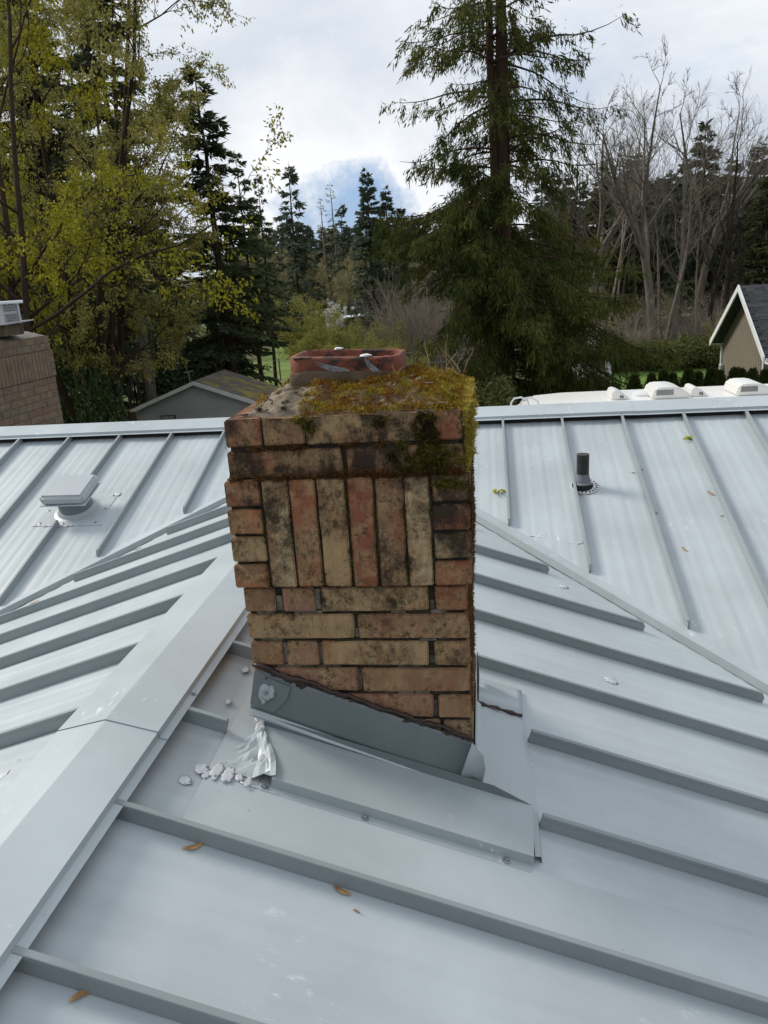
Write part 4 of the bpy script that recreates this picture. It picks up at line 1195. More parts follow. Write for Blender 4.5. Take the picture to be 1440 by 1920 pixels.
# near and far faces, plain courses
for i in range(26):
    z1 = -.435-i*P1
    for yy in (LYN+.0, LYF-.1):
        x = LX-.105-(0 if i % 2 else .1)
        while x > LX-.86:
            o = brick(max(x-.298, LX-.9), x, yy-.001, yy+.1, z1-.074, z1, (.18, .125, .085, .25), ch2, M_BRICKF, q, False); q += 1; x -= .308
mb = MB(); zc0 = -.434
o_ = [(LX+.0, LYN, zc0), (LX+.0, LYF, zc0), (LX-.9, LYF, zc0), (LX-.9, LYN, zc0)]
i_ = [(LX-.20, LYN+.1, zc0+.085), (LX-.20, LYF-.14, zc0+.085), (LX-.75, LYF-.14, zc0+.085), (LX-.75, LYN+.1, zc0+.085)]
mb.add(o_+i_, [(0, 1, 5, 4), (1, 2, 6, 5), (2, 3, 7, 6), (3, 0, 4, 7), (4, 5, 6, 7), (3, 2, 1, 0)]); mb.build('crown_wash', M_WASH, ch2, bevel=.02, seg=2, smooth='auto')
# metal spark cap
M_GALV = simple('galvanised_metal', (.50, .51, .53), .4, .5, .1, 8)
_a = at(37, 606, 8.62); sx1 = float(_a[0]); sx0, sy0, sy1, zs = sx1-.30, 8.30, 8.62, float(_a[2])-.03
spark = tag(empty('spark_arrestor', (sx0+.15, 8.46, zs)), 'galvanised metal spark arrestor with white lid on the left chimney', 'spark arrestor')
mb = MB(); mb.prism([(sx0-.1, sy0-.1, zs+.02), (sx1+.1, sy0-.1, zs+.035), (sx1+.1, sy1+.14, zs+.05), (sx0-.1, sy1+.14, zs+.03)], (0, 0, .012)); mb.build('base_flange', M_GALV, spark)
mb = MB(); mb.box(sx0-.02, sx1+.02, sy0-.02, sy1+.02, -.37, zs+.03); mb.build('flue_stub', M_COLLAR, spark)
for x in (sx0, sx1):
    for y in (sy0, sy1):
        mb = MB(); mb.box(x-.02, x+.02, y-.02, y+.02, zs+.03, zs+.25); mb.build('corner_post', M_GALV, spark)
mb = MB()
for z in np.arange(zs+.05, zs+.245, .028):
    mb.box(sx1-.004, sx1+.002, sy0, sy1, z, z+.007); mb.box(sx0, sx1, sy0-.002, sy0+.004, z, z+.007)
for y in np.arange(sy0+.03, sy1, .03): mb.box(sx1-.004, sx1+.002, y, y+.006, zs+.04, zs+.25)
for x in np.arange(sx0+.03, sx1, .03): mb.box(x, x+.006, sy0-.002, sy0+.004, zs+.04, zs+.25)
mb.build('mesh_screen', M_GALV, spark)
mb = MB(); mb.box(sx1-.002, sx1+.008, sy0, sy1, zs+.145, zs+.165); mb.build('mid_rail', M_GALV, spark)
mb = MB(); mb.box(sx0-.08, sx1+.06, sy0-.08, sy1+.06, zs+.25, zs+.285); mb.build('lid', M_WHITE, spark, bevel=.01)

# ------------------------------------------------------------------ grey garage
GY = 33.0
pk = at(362, 717, GY); el = at(232, 773, GY)
hw = pk[0]-el[0]; drop = pk[2]-el[2]-0.06*0; GD = 4.4
gx0, gzp = pk[0], pk[2]; drop = .365*hw
gar = tag(empty('garage', (gx0, GY, -7.6)), 'low grey garage with batten siding and a mossy gable roof', 'garage')
M_GREY = simple('grey_siding', (.42, .435, .43), .8, 0, .08, 1.2); M_TRIM = simple('pale_trim', (.70, .71, .69), .7, 0, .08, 2)
def garage_roof():
    m, nt, b = mat('mossy_roofing'); g = N(nt); p = g.pos()
    c = g.ramp(g.noise(p, 1.3, 6, .6), [(.3, (.085, .075, .062)), (.7, (.14, .125, .105))])
    sp = g.n('ShaderNodeSeparateXYZ'); g.l(p, sp.inputs[0])
    low = g.math('SUBTRACT', float(gzp-.25), sp.outputs['Z'])
    mo = g.math('ADD', g.noise(p, 1.6, 6, .65), g.math('MULTIPLY', low, .16))
    c = g.mix(g.ramp(mo, [(.54, 0.0), (.66, .9)]), c, (.28, .22, .02))
    g.l(c, b.inputs['Base Color']); b.inputs['Roughness'].default_value = .95; g.bump(g.noise(p, 12, 5, .7), .7, .05, b); return m
M_GROOF = garage_roof()
wx = hw-.32
mb = MB(); mb.prism([(gx0-wx, GY+.35, -7.8), (gx0+wx, GY+.35, -7.8), (gx0+wx, GY+.35, gzp-drop*(wx/hw)-.16), (gx0, GY+.35, gzp-.16), (gx0-wx, GY+.35, gzp-drop*(wx/hw)-.16)], (0, GD-.5, 0)); mb.build('wall', M_GREY, gar)
for sg in (-1, 1):
    a = Vector((gx0, GY, gzp)); b_ = Vector((gx0+sg*(hw+.05), GY, gzp-drop*(hw+.05)/hw))
    mb = MB(); mb.prism([a, b_, b_+Vector((0, GD, 0)), a+Vector((0, GD, 0))], (0, 0, .05)); mb.build('roof_slope', M_GROOF, gar)
    mb = MB(); mb.prism([a+Vector((0, -.03, .045)), b_+Vector((0, -.03, .045)), b_+Vector((0, -.03, -.13)), a+Vector((0, -.03, -.13))], (0, .028, 0)); mb.build('rake_board', M_TRIM, gar)
    if sg > 0:
        for t in (.32, .62):
            p0 = a.lerp(b_, .02)+Vector((0, GD*t, .053)); p1 = a.lerp(b_, .98)+Vector((0, GD*t, .053))
            mb = MB(); mb.prism([p0, p1, p1+Vector((0, .06, 0)), p0+Vector((0, .06, 0))], (0, 0, .006)); mb.build('roof_batten', simple('moss_line', (.22, .17, .02), .9), gar)
zsp = gzp-drop*(wx/hw)-.10
mb = MB(); mb.box(gx0-wx, gx0+wx, GY+.325, GY+.352, zsp-.04, zsp+.02); mb.build('belt_trim', M_TRIM if False else M_GREY, gar)
x = gx0-wx
while x < gx0+wx:
    mb = MB(); mb.box(x, x+.035, GY+.328, GY+.352, -7.7, zsp-.04); mb.build('batten', M_GREY, gar); x += .29
for dx in (-1.95, -.62, .62, 1.95):
    mb = MB(); mb.box(gx0+dx, gx0+dx+.045, GY+.328, GY+.352, zsp+.02, gzp-abs(dx+.02)/hw*drop-.2); mb.build('batten', M_GREY, gar)
pq = at(315, 783, GY+.3); mb = MB(); mb.box(pq[0]-.35, pq[0]+.35, GY+.30, GY+.327, pq[2]-.12, pq[2]+.10); plq = mb.build('wall_plaque', M_BARKD, gar)
for j in range(9):
    mb = MB(); mb.box(pq[0]-.30+j*.068, pq[0]-.27+j*.068, GY+.296, GY+.301, pq[2]-.06, pq[2]+.06); mb.build('plaque_slat', M_TRIM, plq)
ant = at(356, 716, GY+1)
an = tag(empty('antenna', (ant[0], GY+1, gzp)), 'small T shaped antenna on the ridge of the grey garage', 'antenna')
mb = MB(); mb.tube([(ant[0], GY+1, gzp-.1), (ant[0], GY+1, gzp+.38)], .02, 6); mb.build('mast', M_GALV, an)
mb = MB(); mb.tube([(ant[0]-.2, GY+1, gzp+.33), (ant[0]+.22, GY+1, gzp+.40)], .016, 6); mb.build('crossbar', M_GALV, an)
# mossy timber rail and lean-to beside the garage
r0, r1 = at(178, 774, 31.5), at(246, 776, 31.5)
rail = tag(empty('lean_to', (r0[0], 31.5, -7.5)), 'lean to with yellow mossy edge beam left of the grey garage', 'lean-to')
M_MBEAM = simple('mossy_beam', (.26, .19, .02), .95, 0, .4, 6, .02, 20)
mb = MB(); mb.box(r0[0], r1[0], 31.4, 31.5, r0[2]-.03, r0[2]+.05); mb.build('edge_beam', M_MBEAM, rail)
p_ = at(222, 795, 31.5); mb = MB(); mb.tube([(at(226, 778, 31.45)[0], 31.45, r0[2]), (p_[0]-.1, 31.45, p_[2]-.4)], .035, 6); mb.build('brace', M_MBEAM, rail)
mb = MB(); mb.box(at(222, 790, 31.6)[0], r1[0]+.2, 31.5, 31.6, -7.6, r0[2]-.03); mb.build('board_wall', simple('brown_boards', (.12, .085, .06), .9, 0, .3, 4), rail)
mb = MB(); q0 = at(178, 758, 31.5); mb.tube([(q0[0], 31.5, -7.4), (q0[0], 31.5, q0[2])], .03, 6); mb.build('post', M_BARKG, rail)

# ------------------------------------------------------------------ motorhome behind the ridge
RZ = -2.10
rv = tag(empty('motorhome', (4.6, 13.0, -5.5)), 'long white motorhome parked behind the ridge with roof units on top', 'motorhome')
M_RV = simple('rv_white', (.80, .79, .75), .35, 0, .03, 1)
rx0, rx1, ry0, ry1 = .45, 9.5, 11.75, 14.05
def rvsec(x, z): return [(x, ry0, -5.0), (x, ry0, z-.14), (x, ry0+.10, z-.03), (x, (ry0+ry1)/2, z), (x, ry1-.10, z-.03), (x, ry1, z-.14), (x, ry1, -5.0)]
secs = [rvsec(rx0, RZ-.34), rvsec(rx0+.10, RZ-.20), rvsec(rx0+.42, RZ-.03), rvsec(rx0+.9, RZ), rvsec(rx1, RZ)]
mb = MB(); n = 7
mb.add([v for s in secs for v in s], [(i*n+j, i*n+(j+1) % n, (i+1)*n+(j+1) % n, (i+1)*n+j) for i in range(4) for j in range(n)]+[tuple(range(n)), tuple(range(4*n, 5*n))])
mb.build('body', M_RV, rv, smooth='auto')
def rvpt(px, py): 
    v = at(px, py, 10); k_ = (RZ)/v[2]; return v*k_
def acu(px0, px1, name='air_conditioner', h=.19):
    a, b_ = rvpt(px0, 744), rvpt(px1, 744); xa, xb = a[0], b_[0]; yc = 13.0; w = xb-xa
    bm = bmesh.new()
    pts = [(xa-.0, RZ+.0), (xa+.0, RZ+h*.55), (xa+w*.10, RZ+h*.9), (xa+w*.2, RZ+h), (xa+w*.62, RZ+h*.98), (xa+w*.86, RZ+h*.7), (xb, RZ+h*.25), (xb, RZ+.0)]
    mb = MB(); mb.prism([(x, yc-.36, z-.01) for x, z in pts], (0, .72, 0)); o = mb.build(name, M_RV, rv, bevel=.025, seg=2, smooth='auto')
    gr = MB()
    for j in range(16):
        xx = xa+w*.10+j*w*.46/16; gr.box(xx, xx+w*.016, yc-.366, yc-.358, RZ+.06, RZ+.06+h*.45)
    gr.build('grille', simple('grille_grey', (.16, .16, .16), .7), o)
    return o
acu(1217, 1291); acu(1385, 1462)
M_LOGO = simple('logo_black', (.03, .03, .03), .6)
def vcap(px0, px1):
    a, b_ = rvpt(px0, 744), rvpt(px1, 744); xa, xb = a[0], b_[0]; w = xb-xa; h = .145
    pts = [(xa, RZ-.01), (xa, RZ+h*.8), (xa+w*.12, RZ+h), (xa+w*.4, RZ+h*.95), (xa+w*.8, RZ+h*.5), (xb, RZ+.02), (xb, RZ-.01)]
    mb = MB(); mb.prism([(x, 12.75, z) for x, z in pts], (0, .5, 0)); o = mb.build('vent_cover', M_RV, rv, bevel=.03, seg=2, smooth='auto')
    xm = xa+w*.50; mb = MB(); z0 = RZ+.02
    mb.box(xm, xm+.012, 12.744, 12.75, z0, z0+.05); mb.box(xm+.038, xm+.05, 12.744, 12.75, z0, z0+.05)
    mb.prism([(xm, 12.745, z0+.05), (xm+.014, 12.745, z0+.05), (xm+.05, 12.745, z0), (xm+.036, 12.745, z0)], (0, .004, 0)); mb.build('logo_letter', M_LOGO, o)
vcap(1141, 1173); vcap(1297, 1329)
a = rvpt(1205, 742); mb = MB(); mb.lathe([(.17, 0), (.16, .04), (.10, .075), (.0, .085)], 20, Matrix.Translation((a[0], 13.1, RZ-.01))); mb.build('skylight_dome', M_TRIM, rv, smooth='auto')
for px in (957, 975):
    v = at(px, 757, 12.9); mb = MB()
    mb.tube([(v[0], 12.6, v[2]-.6), (v[0], 12.6, v[2]+.06), (v[0]+.05, 12.6, v[2]+.13), (v[0]+.16, 12.6, v[2]+.145), (v[0]+.27, 12.6, v[2]+.08), (v[0]+.30, 12.6, v[2]-.06)], .016, 8); mb.build('ladder_rail', M_WHITE, rv, smooth='auto')
for x in (2.2, 7.6, 8.4):
    for y in (ry0+.05, ry1-.05):
        mb = MB(); mb.lathe([(.0, -.12), (.40, -.12), (.44, -.05), (.44, .05), (.40, .12), (.0, .12)], 20, Matrix.Translation((x, y, -5.02)) @ Matrix.Rotation(math.pi/2, 4, 'X')); mb.build('wheel', M_DARK, rv)
for x in (1.6, 3.6, 5.6, 7.4):
    mb = MB(); mb.box(x, x+1.0, ry0-.012, ry0+.01, -3.6, -3.0); mb.build('window', simple('tinted_glass', (.02, .022, .025), .1), rv)

# ------------------------------------------------------------------ tan house at right
HX = 10.0
hp = np.array([HX, 3.311*HX, -1.176]); hs = .347*HX; hez = -3.6
HG = -6.35
h2 = tag(empty('house', (HX+3, hp[1], HG)), 'tan sided house with steep dark shingle roof and white rake boards at right', 'house')
M_TAN = simple('tan_siding', (.20, .168, .128), .85, 0, .05, 1, 0); M_SHING = None
def shingle():
    m, nt, b = mat('dark_shingle'); g = N(nt); p = g.obj()
    oi = g.n('ShaderNodeObjectInfo').outputs['Random']
    c = g.ramp(g.noise(p, 6, 5, .7), [(.3, (.020, .021, .024)), (.7, (.055, .057, .064))])
    c = g.mix(1, c, g.ramp(oi, [(0, .6), (1, 1.35)]), 'MULTIPLY')
    g.l(c, b.inputs['Base Color']); b.inputs['Roughness'].default_value = .9; return m
M_SHING = shingle()
slope = (hp[2]-hez)/hs
LEN = 9.0
for sg in (-1, 1):
    a = Vector((HX-.0, hp[1], hp[2])); e = Vector((HX, hp[1]+sg*hs, hez))
    mb = MB(); mb.prism([a, e, e+Vector((LEN, 0, 0)), a+Vector((LEN, 0, 0))], (0, 0, -.10)); mb.build('roof_slope', M_SHING, h2)
    mb = MB(); up = Vector((0, 0, .05)); mb.prism([a+up, e+up, e+Vector((0, 0, -.20)), a+Vector((0, 0, -.20))], (-.05, 0, 0)); mb.build('rake_board', M_WHITE, h2)
    mb = MB(); mb.box(HX, HX+LEN, e.y-.02, e.y+.02, hez-.18, hez-.01) if False else mb.box(HX+.02, HX+LEN, (e.y+.004 if sg > 0 else e.y-.104), (e.y+.104 if sg > 0 else e.y-.004), hez-.15, hez-.02); mb.build('gutter', M_WHITE, h2)
# shingle courses on the near slope (near rows as separate tabs)
nrow = 22
dvec = Vector((0, -hs, hez-hp[2])); dl = dvec.length; dvec /= dl; nsl = Vector((0, hez-hp[2], hs)).normalized(); nsl = Vector((0, -slope, 1)).normalized()
tabme = None
rs = random.Random(9)
tab = None
for r in range(nrow):
    x = HX+.02+(.18 if r % 2 else 0)
    o0 = Vector((0, hp[1], hp[2])) + dvec*(dl*r/nrow)
    w = dl/nrow
    for c_ in range(4):
        L = rs.uniform(.30, .42)
        if tab is None:
            mb = MB(); mb.box(0, 1, 0, w+.02, .004, .018); tab = mb.build('shingle', M_SHING, h2); ob = tab
        else:
            ob = bpy.data.objects.new('shingle', tab.data); COL.objects.link(ob); ob.parent = h2
        Mx = Matrix(((1, 0, 0, 0), (0, dvec.y, nsl.y, 0), (0, dvec.z, nsl.z, 0), (0, 0, 0, 1)))
        Mx = Matrix.Translation((x, o0.y, o0.z)+Vector((0, 0, 0)) if False else Vector((x, o0.y, o0.z))+nsl*(.004*((c_+r) % 2))) @ Mx @ Matrix.Diagonal((L, 1, 1, 1))
        ob.matrix_basis = h2.matrix_basis.inverted() @ Mx
        x += L+.006
wy0, wy1 = hp[1]-hs+.35, hp[1]+hs-.35; WX = HX+.45
ze = hez+.0
mb = MB(); mb.prism([(WX, wy0, HG), (WX, wy1, HG), (WX, wy1, hp[2]-slope*(hs-.35)-.12), (WX, hp[1], hp[2]-.12), (WX, wy0, hp[2]-slope*(hs-.35)-.12)], (LEN-.8, 0, 0)); mb.build('wall', M_TAN, h2)
mb = MB()
y = wy0+.2
while y < wy1-.1: 
    mb.box(WX-.006, WX-.0005, y, y+.012, HG, min(hp[2]-slope*abs(y-hp[1])-.3, 9)); y += .2
gv = mb.build('siding_groove', simple('siding_shadow', (.10, .083, .062), .9), h2)
mb = MB(); mb.tube([(WX-.05, wy1+.04, HG), (WX-.05, wy1+.04, hez-.35), (WX-.05, wy1+.30, hez-.12)], .045, 8); mb.build('downspout', M_WHITE, h2)
mb = MB(); mb.tube([(WX-.05, wy0-.05, HG), (WX-.05, wy0-.05, hez-.40), (WX-.05, wy0-.32, hez-.12)], .05, 8); mb.build('downspout', M_WHITE, h2)
mb = MB(); mb.box(WX-.16, WX, wy1-.30, wy1-.02, -5.0, -4.55); mb.build('meter_box', M_GALV, h2, bevel=.03)
mb = MB(); mb.box(WX-.12, WX, wy1-.5, wy1-.25, -5.5, -5.05); mb.build('meter_box', M_TRIM, h2, bevel=.02)
# corner window with white trim
mb = MB(); mb.box(WX-.02, WX+.0, wy0+.10, wy0+.95, -5.2, -3.95); wnd = mb.build('window', simple('dark_glass', (.018, .016, .012), .12), h2)
for y0, y1, z0, z1 in ((wy0+.95, wy0+1.07, -5.3, -3.85), (wy0, wy0+.10, -5.3, -3.85), (wy0+.10, wy0+.95, -5.3, -5.2), (wy0+.10, wy0+.95, -3.95, -3.85)):
    mb = MB(); mb.box(WX-.05, WX-.002, y0, y1, z0, z1); mb.build('window_trim', M_WHITE, wnd)

# white outbuilding behind the cedar
wb = at(1108, 640, 47); wbz = float(gz(wb[0], 47)); tp = at(1104, 600, 47)
w2 = tag(empty('white_cottage', (wb[0], 47, wbz)), 'small white cottage half hidden behind the big cedar', 'cottage')
mb = MB(); mb.prism([(wb[0]-1.2, 47, wbz-.3), (wb[0]+1.2, 47, wbz-.3), (wb[0]+1.2, 47, tp[2]-.75), (tp[0], 47, tp[2]-.05), (wb[0]-1.2, 47, tp[2]-.75)], (0, 4, 0)); mb.build('wall', M_WHITE, w2)
for sg in (-1, 1):
    a = Vector((tp[0], 46.8, tp[2])); e = Vector((tp[0]+sg*1.65, 46.8, tp[2]-.85)); mb = MB(); mb.prism([a, e, e+Vector((0, 4.4, 0)), a+Vector((0, 4.4, 0))], (0, 0, .07)); mb.build('roof_slope', simple('grey_roof', (.16, .16, .17), .8), w2)
for x0 in (-.8, .4):
    mb = MB(); mb.box(wb[0]+x0, wb[0]+x0+.55, 46.97, 46.995, wbz+1.1, wbz+2.0); mb.build('window', M_DARK, w2)
# far shed
fs_ = at(668, 594, 88); shz = float(gz(fs_[0], 88))
shed = tag(empty('shed', (fs_[0], 88, shz)), 'small far shed with pale flat roof in the meadow shrubs', 'shed')
mb = MB(); mb.box(fs_[0]-1.35, fs_[0]+1.35, 88, 90.5, shz, fs_[2]-.1); mb.build('wall', M_BARKG, shed)
mb = MB(); mb.prism([(fs_[0]-1.6, 87.6, fs_[2]-.12), (fs_[0]+1.6, 87.6, fs_[2]+.12), (fs_[0]+1.6, 91, fs_[2]+.22), (fs_[0]-1.6, 91, fs_[2]-.02)], (0, 0, .12)); mb.build('roof', M_TRIM, shed)

# ------------------------------------------------------------------ trees
def tubes_np(segs, k=5):
    """independent tapered segments: arrays p0,p1 (n,3), r0,r1 (n)"""
    p0, p1, r0, r1 = segs
    d = p1-p0; L = np.linalg.norm(d, axis=1)[:, None]+1e-9; d = d/L
    ref = np.where(np.abs(d[:, 2:3]) > .9, np.array([[1., 0, 0]]), np.array([[0, 0, 1.]]))
    a = np.cross(d, ref); a /= np.linalg.norm(a, axis=1)[:, None]; b = np.cross(d, a)
    ang = np.arange(k)/k*2*np.pi
    ca, sa = np.cos(ang)[None, :, None], np.sin(ang)[None, :, None]
    rim = a[:, None]*ca+b[:, None]*sa
    V = np.concatenate([(p0-d*r0[:, None]*.4)[:, None]+rim*r0[:, None, None], (p1+d*r1[:, None]*.3)[:, None]+rim*r1[:, None, None]], 1)
    n = len(p0); j = np.arange(k); j2 = (j+1) % k
    F = np.stack([j, j2, j2+k, j+k], -1)[None]+(np.arange(n)*2*k)[:, None, None]
    return V.reshape(-1, 3), F.reshape(-1, 4)
def unit(v): return v/(np.linalg.norm(v, axis=-1, keepdims=True)+1e-9)
def grow(rng, start, dir0, L0, R0, levels):
    """levels: dicts n(steps) wander up m(children) ang ratio tmin rr ; returns segs and nodes of last level"""
    P = np.atleast_2d(start).astype(float); Dv = unit(np.atleast_2d(dir0).astype(float)); L = np.atleast_1d(L0).astype(float); R = np.atleast_1d(R0).astype(float)
    out = []; nodes_last = None
    for li, lv in enumerate(levels):
        B = len(P); n = lv['n']; pos = [P]; d = Dv; rad = [R]; dirs = [d]
        taper = lv.get('taper', .25)
        for i in range(n):
            d = unit(d + rng.normal(0, lv['wander'], (B, 3)) + np.array([0, 0, lv['up']]))
            pos.append(pos[-1]+d*(L/n)[:, None]); rad.append(R*(1-(1-taper)*(i+1)/n)); dirs.append(d)
        nodes = np.stack(pos, 1); rads = np.stack(rad, 1); dd = np.stack(dirs, 1)
        for i in range(n): out.append((nodes[:, i], nodes[:, i+1], rads[:, i], rads[:, i+1]))
        nodes_last = (nodes, dd)
        if li+1 == len(levels): break
        nx_ = levels[li+1]; m = nx_['m']
        t = rng.uniform(nx_['tmin'], 1, (B, m)); t[:, -1] = .99
        f = t*n; i0 = np.minimum(f.astype(int), n-1); fr = (f-i0)[..., None]
        bi = np.arange(B)[:, None]
        cp = nodes[bi, i0]*(1-fr)+nodes[bi, i0+1]*fr
        cd = dd[bi, i0+1]; cr = rads[bi, i0]
        perp = unit(np.cross(cd, rng.normal(0, 1, (B, m, 3))))
        ang = rng.normal(nx_['ang'], .18, (B, m, 1)); ang[:, -1] *= .4
        nd = cd*np.cos(ang)+perp*np.sin(ang)
        P = cp.reshape(-1, 3); Dv = unit(nd.reshape(-1, 3))
        L = (np.repeat(L, m).reshape(B, m)*nx_['ratio']*rng.uniform(.6, 1.15, (B, m))*(1.15-.45*t)).ravel()
        R = np.maximum((cr*nx_.get('rr', .55)*rng.uniform(.75, 1.05, (B, m))).ravel(), nx_.get('rmin', .004))
    segs = [np.concatenate([o[i] for o in out]) for i in range(4)]
    return segs, nodes_last
def quads(P, Dv, L, Wd, rng, hang=0.0):
    """leaf quads (4-point diamonds) from P along Dv"""
    n = len(P); Dv = unit(Dv+np.array([0, 0, -hang])); a = unit(np.cross(Dv, rng.normal(0, 1, (n, 3))))
    L = np.broadcast_to(L, n)[:, None]; Wd = np.broadcast_to(Wd, n)[:, None]
    V = np.stack([P, P+Dv*L*.45-a*Wd*.5, P+Dv*L, P+Dv*L*.55+a*Wd*.5], 1)
    return V.reshape(-1, 3), np.arange(n*4).reshape(n, 4)
def join(*parts):
    V, F, o = [], [], 0
    for v, f in parts: V.append(v); F.append(f+o); o += len(v)
    return np.concatenate(V), np.concatenate(F)
PROTO = {}; PH = {}
def tree_obj(key, name, label, cat, loc, rot=0, scale=1, group=None, lean=(0, 0)):
    """things copied from a prototype's two meshes: trunk and crown"""
    parts = PROTO[key]
    o = empty(name, loc); o.rotation_euler = (lean[0], lean[1], rot); o.scale = scale if hasattr(scale, '__len__') else (scale,)*3
    for pn, me in parts:
        c = bpy.data.objects.new(pn, me); COL.objects.link(c); c.parent = o
    return tag(o, label, cat, group)
def proto(key, *parts):
    L = []
    for pn, V, F, mt, sm in parts:
        me = np_mesh(key+'_'+pn, V, F, sm); me.materials.append(mt); L.append((pn, me))
    PROTO[key] = L; PH[key] = max(float(np.percentile(np.asarray(q[1])[:, 2], 99.7)) for q in parts)

# conifers -----------------------------------------------------------
def conifer(key, H, Rb, nb, seed, needle, barkm, bare=.1, droop=.25, lat=10, q=(.34, .13), top=.02, gap=0.0, trunk_r=None, prof=1.0, upturn=.3, fill=1.0):
    rng = np.random.default_rng(seed)
    tr = trunk_r or H*.013
    n = 14; zz = np.linspace(0, H, n+1); wob = np.cumsum(rng.normal(0, H*.0016, (n+1, 2)), 0)
    tp_ = np.column_stack([wob, zz]); tr_ = tr*(1-zz/H)**.9+.012
    segs = [[tp_[:-1]], [tp_[1:]], [tr_[:-1]], [tr_[1:]]]
    h = bare*H+(H*.985-bare*H)*np.sort(rng.random(nb)**.9)
    az = rng.uniform(0, 6.283, nb)
    f = (H-h)/(H*(1-bare))
    Lb = Rb*(f**prof)*rng.uniform(.62, 1.08, nb)+.12
    if gap: Lb *= np.where(rng.random(nb) < gap, .45, 1)
    base = np.column_stack([np.interp(h, zz, tp_[:, 0]), np.interp(h, zz, tp_[:, 1]), h])
    out = np.column_stack([np.cos(az), np.sin(az)])
    el0 = np.interp(f, [0, .3, 1], [.75, .1, -droop])+rng.normal(0, .1, nb)
    K = 5; pts = [base]
    cur = base.copy(); el = el0
    for i in range(K):
        dirv = np.column_stack([out*np.cos(el)[:, None], np.sin(el)]); cur = cur+dirv*(Lb/K)[:, None]; pts.append(cur); el = el+upturn/K*(i > 1)-.05
    pts = np.stack(pts, 1)
    for i in range(K):
        segs[0].append(pts[:, i]); segs[1].append(pts[:, i+1]); segs[2].append(np.maximum(tr*.22*(1-i/K)*(Lb/Rb), .008)); segs[3].append(np.maximum(tr*.22*(1-(i+1)/K)*(Lb/Rb), .006))
    segs = [np.concatenate(s) for s in segs]
    # laterals: sprays both sides
    cnt = np.maximum((lat*fill*(Lb/Rb)**.7*2).astype(int), 4)
    bi = np.repeat(np.arange(nb), cnt); t = rng.uniform(.12, 1, len(bi)); s = np.where(rng.random(len(bi)) < .5, -1, 1)
    fi = t*K; i0 = np.minimum(fi.astype(int), K-1); fr = (fi-i0)[:, None]
    cp = pts[bi, i0]*(1-fr)+pts[bi, i0+1]*fr; bd = unit(pts[bi, i0+1]-pts[bi, i0])
    side = np.column_stack([-out[bi, 1], out[bi, 0], np.zeros(len(bi))])*s[:, None]
    ld = unit(bd*.75+side*rng.uniform(.2, 1.0, len(bi))[:, None]+rng.normal(0, .15, (len(bi), 3)))
    ll = (Lb[bi]*.30*(1.1-t)+.12)*rng.uniform(.6, 1.2, len(bi))
    parts = []
    for j in range(3):
        P = cp+ld*(ll*j/3)[:, None]; P[:, 2] -= .04*j
        parts.append(quads(P, ld+rng.normal(0, .30, P.shape), q[0]*rng.uniform(.7, 1.3, len(P)), q[1]*rng.uniform(.7, 1.3, len(P)), rng, .35))
    V, F = join(*parts)
    proto(key, ('trunk', *tubes_np(segs, 5), barkm, True), ('crown', V, F, needle, False))

conifer('fir_a', 20, 3.4, 190, 1, M_FIR, M_BARK, .06, .30, 24, (.40, .11), gap=.15, prof=.85)
conifer('fir_b', 22, 3.8, 190, 2, M_FIR, M_BARK, .10, .35, 24, (.46, .13), gap=.25, prof=.8)
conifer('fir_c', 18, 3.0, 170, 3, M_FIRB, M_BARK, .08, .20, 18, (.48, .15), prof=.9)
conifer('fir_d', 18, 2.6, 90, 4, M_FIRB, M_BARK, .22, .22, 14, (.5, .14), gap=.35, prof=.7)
conifer('fir_e', 16, 3.2, 170, 5, M_FIRO, M_BARK, .06, .25, 18, (.5, .17), prof=.9)
conifer('fir_f', 22, 3.6, 95, 8, M_FIR, M_BARKD, .34, .38, 22, (.46, .11), gap=.3, prof=.7)
conifer('fir_tall', 27, 3.6, 200, 6, M_FIR, M_BARKG, .34, .35, 26, (.42, .12), gap=.3, prof=.6, trunk_r=.34)
conifer('snag', 15, 1.5, 60, 7, M_HAZEL, M_BARKG, .3, .1, 1.2, (.2, .05), prof=.7)

